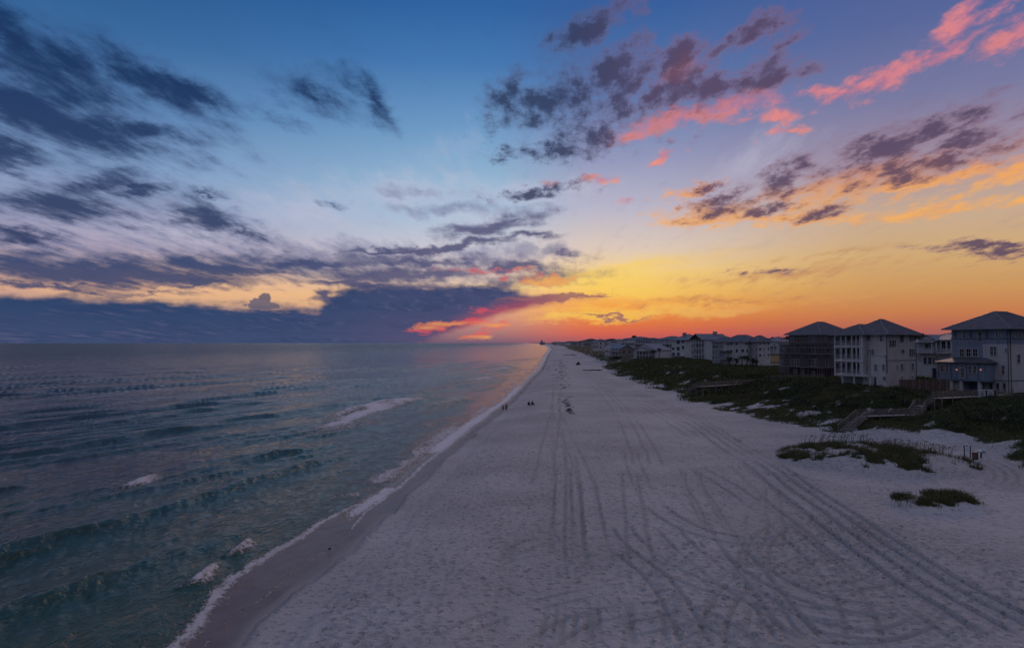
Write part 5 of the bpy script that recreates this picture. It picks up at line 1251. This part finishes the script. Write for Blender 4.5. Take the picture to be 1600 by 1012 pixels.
# runners and dry sticks lying on the sand
vn = MB(); vn2 = []
def runner(P, name, label, m='woodd', r=.018):
    pts = spl([Vector((*Gxy(a, b, 1.1), 0)) for a, b in P], 6)
    for p_ in pts: p_.z = hz(p_.x, p_.y) + .04; p_.x += rnd.uniform(-.05, .05)
    b = MB(); b.tube(pts, r, 5); o = b.build(name, M[m]); tag(o, label, 'vine' if name == 'vine' else 'stick', None)
runner([(1505, 793), (1530, 806), (1548, 818), (1580, 826), (1600, 834)], 'vine', 'long dark runner trailing right from the small grass clump')
runner([(1500, 790), (1540, 797), (1575, 798)], 'vine', 'short runner above the long one by the small grass clump')
runner([(1556, 888), (1585, 868), (1602, 850)], 'stick', 'thin dry stick on the sand at the right frame edge, upper one')
runner([(1540, 902), (1575, 890), (1600, 893)], 'stick', 'thin dry stick on the sand at the right frame edge, lower one')
runner([(1430, 748), (1448, 752), (1458, 760)], 'vine', 'short runner hanging off the right end of the big grass mound')

# ------------------------------------------------------------------ sign, bin and post at the sand path
def flat(name, col, rough=.5): return mat(name, col, rough, .0)
M['sgn_w'] = flat('sign_white', (.8, .8, .8)); M['sgn_b'] = flat('sign_blue', (.06, .20, .42)); M['blk'] = flat('black_post', (.012, .012, .014)); M['lblue'] = flat('light_blue_plastic', (.14, .27, .42))
P = G(1511.5, 712, 1.4); P.z = hz(P.x, P.y)
e = empty('beach_sign', P, R(-28), 'tall sign with a white and blue round topped board on two black posts', 'sign')
for x_ in (-.31, .31): b = MB(); b.box(x_ - .055, x_ + .055, -.05, .05, -.4, 1.62); b.build('post', M['blk'], e)
b = MB(); n = 12; pts = [(-.25, .62), (.25, .62)] + [(.25 * math.cos(math.pi * k / n), 1.60 + .25 * math.sin(math.pi * k / n)) for k in range(n + 1)]
b.add([(x_, -.06, z_) for x_, z_ in pts] + [(x_, .0, z_) for x_, z_ in pts], [tuple(range(len(pts))), tuple(range(len(pts), 2 * len(pts)))[::-1]] + [(i, len(pts) + i, len(pts) + (i + 1) % len(pts), (i + 1) % len(pts)) for i in range(len(pts))])
bd = b.build('board', M['sgn_w'], e)
b = MB(); b.box(-.12, .12, -.075, -.062, 1.52, 1.66); b.build('printed_panel', M['sgn_b'], bd)
b = MB(); b.box(-.15, .15, -.075, -.062, .98, 1.06); b.build('printed_panel', M['lblue'], bd)
b = MB(); b.box(-.12, .12, -.075, -.062, 1.24, 1.28); b.build('printed_panel', M['sgn_b'], bd)
P = G(1523.5, 716, 1.3); P.z = hz(P.x, P.y)
e = empty('wooden_bin', P, R(-28), 'brown slatted wooden bin beside the beach sign', 'bin')
b = MB(); b.box(-.24, .24, -.24, .24, -.2, 1.02); b.build('liner', M['blk'], e)
for s_ in range(5):
    z_ = .06 + s_ * .2
    b = MB(); b.box(-.29, .29, -.30, -.26, z_, z_ + .15); b.build('slat', M['woodr'], e); b = MB(); b.box(-.30, -.26, -.29, .29, z_, z_ + .15); b.build('slat', M['woodr'], e)
b = MB(); b.box(.2, .3, -.33, -.23, -.2, 1.1); b.build('corner_post', M['woodd'], e)
P = G(1533, 714, 1.3); P.z = hz(P.x, P.y)
e = empty('bag_post', P, R(-28), 'dark post carrying a white and blue bundle, right of the bin', 'post')
b = MB(); b.box(-.08, .08, -.08, .08, -.3, .9); b.build('post', M['blk'], e)
b = MB(); b.ell((-.12, -.05, .98), (.30, .2, .16), 10, 6); b.build('bundle', M['sgn_w'], e, smooth=True)
b = MB(); b.ell((.22, -.04, .92), (.26, .18, .15), 10, 6); b.build('bundle', M['lblue'], e, smooth=True)

# ------------------------------------------------------------------ people
SK = flat('skin', (.30, .19, .14), .6); HR = flat('dark_hair', (.02, .015, .012), .8)
def skin_mesh(name, V, E, Rr, m, parent, sub=1):
    me = bpy.data.meshes.new(name); me.from_pydata(V, E, []); o = bpy.data.objects.new(name, me); COL.objects.link(o)
    sk = o.modifiers.new('Skin', 'SKIN'); lay = me.skin_vertices[0].data if me.skin_vertices else None
    if lay is None:
        bpy.context.view_layer.objects.active = o; lay = me.skin_vertices[0].data
    for i, r in enumerate(Rr): lay[i].radius = (r, r) if not isinstance(r, tuple) else r
    lay[0].use_root = True
    sb = o.modifiers.new('Subsurf', 'SUBSURF'); sb.levels = sub; sb.render_levels = sub
    me.materials.append(m); o.parent = parent; return o
def person(loc, rz, shirt, short, label, h=1.72, stride=.25, arm=.1, group=None, female=False, hair=None):
    e = empty('person', loc, rz, label, 'person', group); k = h / 1.75
    s = lambda *v: (v[0] * k, v[1] * k, v[2] * k)
    V = [s(0, 0, .95), s(0, 0, 1.15), s(0, .01, 1.38), s(0, .0, 1.50), s(0, -.015, 1.60), s(0, -.02, 1.70)]; Rr = [.13, .12, .15, .055, .085, .075]; E = [(0, 1), (1, 2), (2, 3), (3, 4), (4, 5)]
    for sd in (-1, 1):
        f = stride * sd; b0 = len(V)
        V += [s(.09 * sd, 0, .90), s(.10 * sd, -f * .5, .50), s(.10 * sd, -f + (.08 if f < 0 else 0), .09), s(.11 * sd, -f - .13, .04)]; Rr += [.095, .062, .042, .035]; E += [(0, b0), (b0, b0 + 1), (b0 + 1, b0 + 2), (b0 + 2, b0 + 3)]
        b1 = len(V)
        V += [s(.19 * sd, .0, 1.40), s(.23 * sd, f * .35 + .02, 1.13), s((.23 + arm) * sd, f * .7 - .05, .90), s((.235 + arm) * sd, f * .75 - .08, .80)]; Rr += [.055, .042, .032, .036]; E += [(2, b1), (b1, b1 + 1), (b1 + 1, b1 + 2), (b1 + 2, b1 + 3)]
    Rr = [r * k for r in Rr]; bd = skin_mesh('body', V, E, Rr, SK, e)
    V2 = [s(0, 0, 1.0), s(0, 0, 1.16), s(0, .01, 1.38)]; R2 = [.15, .14, .165]; E2 = [(0, 1), (1, 2)]
    for sd in (-1, 1):
        b0 = len(V2); V2 += [s(.19 * sd, 0, 1.40), s(.225 * sd, stride * sd * .25 + .01, 1.2)]; R2 += [.07, .06]; E2 += [(2, b0), (b0, b0 + 1)]
    skin_mesh('shirt', V2, E2, [r * k for r in R2], shirt, e)
    V3 = [s(0, 0, .97)]; R3 = [.15]; E3 = []
    for sd in (-1, 1):
        b0 = len(V3); V3 += [s(.09 * sd, 0, .88), s(.10 * sd, -stride * sd * .5, .56 if not female else .6)]; R3 += [.11, .085]; E3 += [(0, b0), (b0, b0 + 1)]
    skin_mesh('shorts', V3, E3, [r * k for r in R3], short, e)
    b = MB(); b.ell(s(0, .012, 1.69), (.095 * k, .105 * k, .10 * k), 10, 7); b.build('hair', hair or HR, e, smooth=True)
    return e
def seated(loc, rz, label, top, chairm, group):
    c = empty('beach_chair', loc, rz, label[1], 'chair', 'low beach chairs')
    b = MB(); b.box(-.28, .28, -.25, .25, .20, .24); b.build('seat', chairm, c)
    b = MB(); b.beam((0, .24, .22), (0, .42, .85), .54, .04, (0, 1, .3)); b.build('backrest', chairm, c)
    for sd in (-1, 1):
        b = MB(); b.tube([(.29 * sd, -.28, 0), (.29 * sd, -.24, .42), (.29 * sd, .33, .42)], .015, 6); b.build('arm_frame', M['steel'], c); b = MB(); b.tube([(.29 * sd, .28, 0), (.29 * sd, .22, .42)], .015, 6); b.build('leg', M['steel'], c)
    e = empty('person', loc, rz, label[0], 'person', group); V = [(0, .12, .33), (0, .16, .58), (0, .20, .80), (0, .18, .92), (0, .15, 1.02), (0, .14, 1.12)]; Rr = [.14, .13, .15, .055, .085, .075]; E = [(0, 1), (1, 2), (2, 3), (3, 4), (4, 5)]
    for sd in (-1, 1):
        b0 = len(V); V += [(.1 * sd, .02, .33), (.13 * sd, -.36, .42), (.12 * sd, -.70, .10), (.12 * sd, -.84, .06)]; Rr += [.09, .065, .045, .035]; E += [(0, b0), (b0, b0 + 1), (b0 + 1, b0 + 2), (b0 + 2, b0 + 3)]
        b1 = len(V); V += [(.2 * sd, .18, .80), (.27 * sd, .12, .56), (.28 * sd, -.12, .46), (.27 * sd, -.2, .46)]; Rr += [.055, .042, .033, .036]; E += [(2, b1), (b1, b1 + 1), (b1 + 1, b1 + 2), (b1 + 2, b1 + 3)]
    skin_mesh('body', V, E, Rr, SK, e)
    skin_mesh('shirt', [(0, .12, .38), (0, .16, .58), (0, .20, .80), (-.21, .17, .79), (.21, .17, .79)], [(0, 1), (1, 2), (2, 3), (2, 4)], [.155, .145, .165, .07, .07], top, e)
    b = MB(); b.ell((0, .165, 1.12), (.095, .105, .10), 10, 7); b.build('hair', HR, e, smooth=True)
def cloth(n, c): return flat(n, c, .9)
dk = cloth('dark_cloth', (.018, .018, .024)); nv = cloth('navy_cloth', (.02, .028, .055)); gy = cloth('grey_green_cloth', (.10, .12, .11)); tn = cloth('tan_cloth', (.18, .14, .10)); wh = cloth('pale_cloth', (.28, .27, .28))
def gp3(px, py, z=.75): p_ = G(px, py, z); p_.z = hz(p_.x, p_.y); return p_
person(gp3(785.8, 641.5, .35), R(178), gy, dk, 'person in a grey green top walking at the waterline, left one of the couple', 1.62, .2, .02, None, True, cloth('fair_hair', (.16, .12, .07)))
person(gp3(791.0, 641, .45), R(182), dk, nv, 'person in dark shirt and shorts walking along the waterline, right one of the couple', 1.80, .28, .04)
seated(gp3(827.2, 633.2), R(150), ('person sitting in the left low beach chair, in black, facing the sea', 'low dark beach chair, left one of the seated pair'), dk, dk, None)
seated(gp3(832.8, 633.2), R(150), ('person sitting in the right low beach chair, in black, facing the sea', 'low dark beach chair, right one of the seated pair'), dk, nv, None)
far = [(848.3, 575.5, dk, 'far person in dark clothes standing at the very edge of the water'), (850.0, 573.5, nv, 'far person standing just behind the one at the water edge'), (855.4, 577.0, dk, 'far dark figure on the sand, left one of two apart from the water'), (859.2, 576.0, tn, 'far figure in tan on the sand, right one of two apart from the water'), (852.8, 566.5, dk, 'farther dark figure at the waterline beyond the standing pair'), (870.5, 556.0, nv, 'tiny figure standing on the sand near the distant chairs'), (856.0, 556.5, dk, 'tiny dark figure by the far bright waterline')]
for px_, py_, c_, lb in far: person(gp3(px_, py_), rnd.uniform(0, 6), c_, rnd.choice([dk, nv, tn]), lb, 1.72, rnd.uniform(.05, .25), .03)

# ------------------------------------------------------------------ small bird at the edge of the swash
P = gp3(515, 859.5, .1)
e = empty('shorebird', P, R(60), 'small dark shorebird standing on the wet sand by the thin foam line', 'bird'); fb = flat('bird_feathers', (.05, .045, .045), .9)
b = MB(); b.tube([(0, .17, .20), (0, .10, .23), (0, 0, .22), (0, -.08, .25), (0, -.11, .32), (0, -.13, .36), (0, -.16, .36)], [.012, .045, .07, .05, .028, .032, .012], 8); b.build('body', fb, e, smooth=True)
b = MB(); b.tube([(0, -.16, .36), (0, -.22, .345)], [.01, .004], 5); b.build('bill', M['blk'], e)
for sd in (-.025, .025): b = MB(); b.tube([(sd, .0, .17), (sd, .015, .09), (sd, -.005, .0)], .007, 5); b.build('leg', M['blk'], e)

# ------------------------------------------------------------------ beach things far along the sand
def seaweed(label, pl, n, w, sz):
    P = spl([Vector((*Gxy(a, b_, 1.0), 0)) for a, b_ in pl], 8); b = MB()
    for i in range(n):
        t_ = rnd.random() * (len(P) - 1.001); k = int(t_); c = P[k].lerp(P[k + 1], t_ - k); sc_ = c.y / 200
        c = c + Vector((rnd.gauss(0, w) * sc_, rnd.gauss(0, w), 0)); z = hz(c.x, c.y); r = rnd.uniform(*sz) * (.5 + sc_ * .6)
        for j in range(5):
            a_ = rnd.uniform(0, 6.28); q = Vector((c.x + math.cos(a_) * r * .7, c.y + math.sin(a_) * r * .7, z + .02)); L = r * rnd.uniform(.6, 1.4); an = rnd.uniform(0, 3.14)
            b.beam(q - Vector((math.cos(an) * L, math.sin(an) * L * .6, 0)), q + Vector((math.cos(an) * L, math.sin(an) * L * .6, rnd.uniform(0, .06))), r * rnd.uniform(.15, .4), rnd.uniform(.03, .09))
    o = b.build('seaweed', M['woodd'], None, 'stuff'); tag(o, label, 'seaweed')
seaweed('dark line of washed up seaweed along the middle of the far beach', [(873, 562), (876, 580), (880, 600), (884, 622), (890, 645)], 170, 1.0, (.10, .5))
def heap(px, py, L, hgt, rz, label, name='driftwood_heap', cat='heap'):
    P = gp3(px, py); e = empty(name, P, rz, label, cat); r2 = random.Random(int(px))
    for i in range(9):
        a_ = r2.uniform(-.6, .6); b = MB(); x_ = r2.uniform(-L / 2, L / 2); b.tube([(x_ - math.cos(a_) * L * .3, -math.sin(a_) * .8, r2.uniform(.1, hgt * .6)), (x_, 0, r2.uniform(.2, hgt)), (x_ + math.cos(a_) * L * .3, math.sin(a_) * .8, r2.uniform(.1, hgt * .5))], [.1, .2, .08], 6); b.build('log', M['woodd'], e)
heap(926, 580, 8, .8, R(-25), 'long low dark heap of driftwood lying on the sand before the dunes')
heap(890, 555.5, 14, 1.0, R(0), 'dark heap farther along the beach, near the distant chairs')
P = gp3(903.5, 570.5); e = empty('beach_tent', P, .4, 'small dark pointed tent standing alone on the far sand', 'tent')
for k in range(4):
    a0, a1 = k * math.pi / 2, (k + 1) * math.pi / 2; b = MB(); b.add([(2.1 * math.cos(a0), 2.1 * math.sin(a0), .0), (2.1 * math.cos(a1), 2.1 * math.sin(a1), .0), (.15 * math.cos(a1), .15 * math.sin(a1), 2.3), (.15 * math.cos(a0), .15 * math.sin(a0), 2.3), (2.05 * math.cos(a0), 2.05 * math.sin(a0), .0), (2.05 * math.cos(a1), 2.05 * math.sin(a1), .0), (.1 * math.cos(a1), .1 * math.sin(a1), 2.25), (.1 * math.cos(a0), .1 * math.sin(a0), 2.25)], [(0, 1, 2, 3), (7, 6, 5, 4), (0, 3, 7, 4), (1, 5, 6, 2)]); b.build('canvas', dk, e)
b = MB(); b.tube([(0, 0, 0), (0, 0, 2.6)], .04, 6); b.build('pole', M['steel'], e)
# row of folded umbrellas with lounger pairs on the distant sand
U = empty('folded_umbrella', (0, 0, 0), 0, 'x', 'umbrella', 'folded umbrellas on the distant sand')
b = MB(); b.tube([(0, 0, 0), (0, 0, 2.4)], .03, 6); b.build('pole', M['steel'], U)
b = MB(); b.tube([(0, 0, .9), (0, 0, 1.4), (0, 0, 2.3)], [.22, .16, .04], 8); b.build('canopy', nv, U)
def dup(root, loc, rz):
    r = root.copy(); COL.objects.link(r); r.location = loc; r.rotation_euler = (0, 0, rz)
    for ch in list(root.children): c = ch.copy(); COL.objects.link(c); c.parent = r
    return r
for i in range(7):
    p_ = gp3(866 + i * 3.0, 547.5 + (i % 2) * .6)
    if i == 0: U.location = p_; o = U
    else: o = dup(U, p_, rnd.random())
    o['label'] = 'folded navy umbrella on the distant sand, %s from the left in its row' % ORD[i]
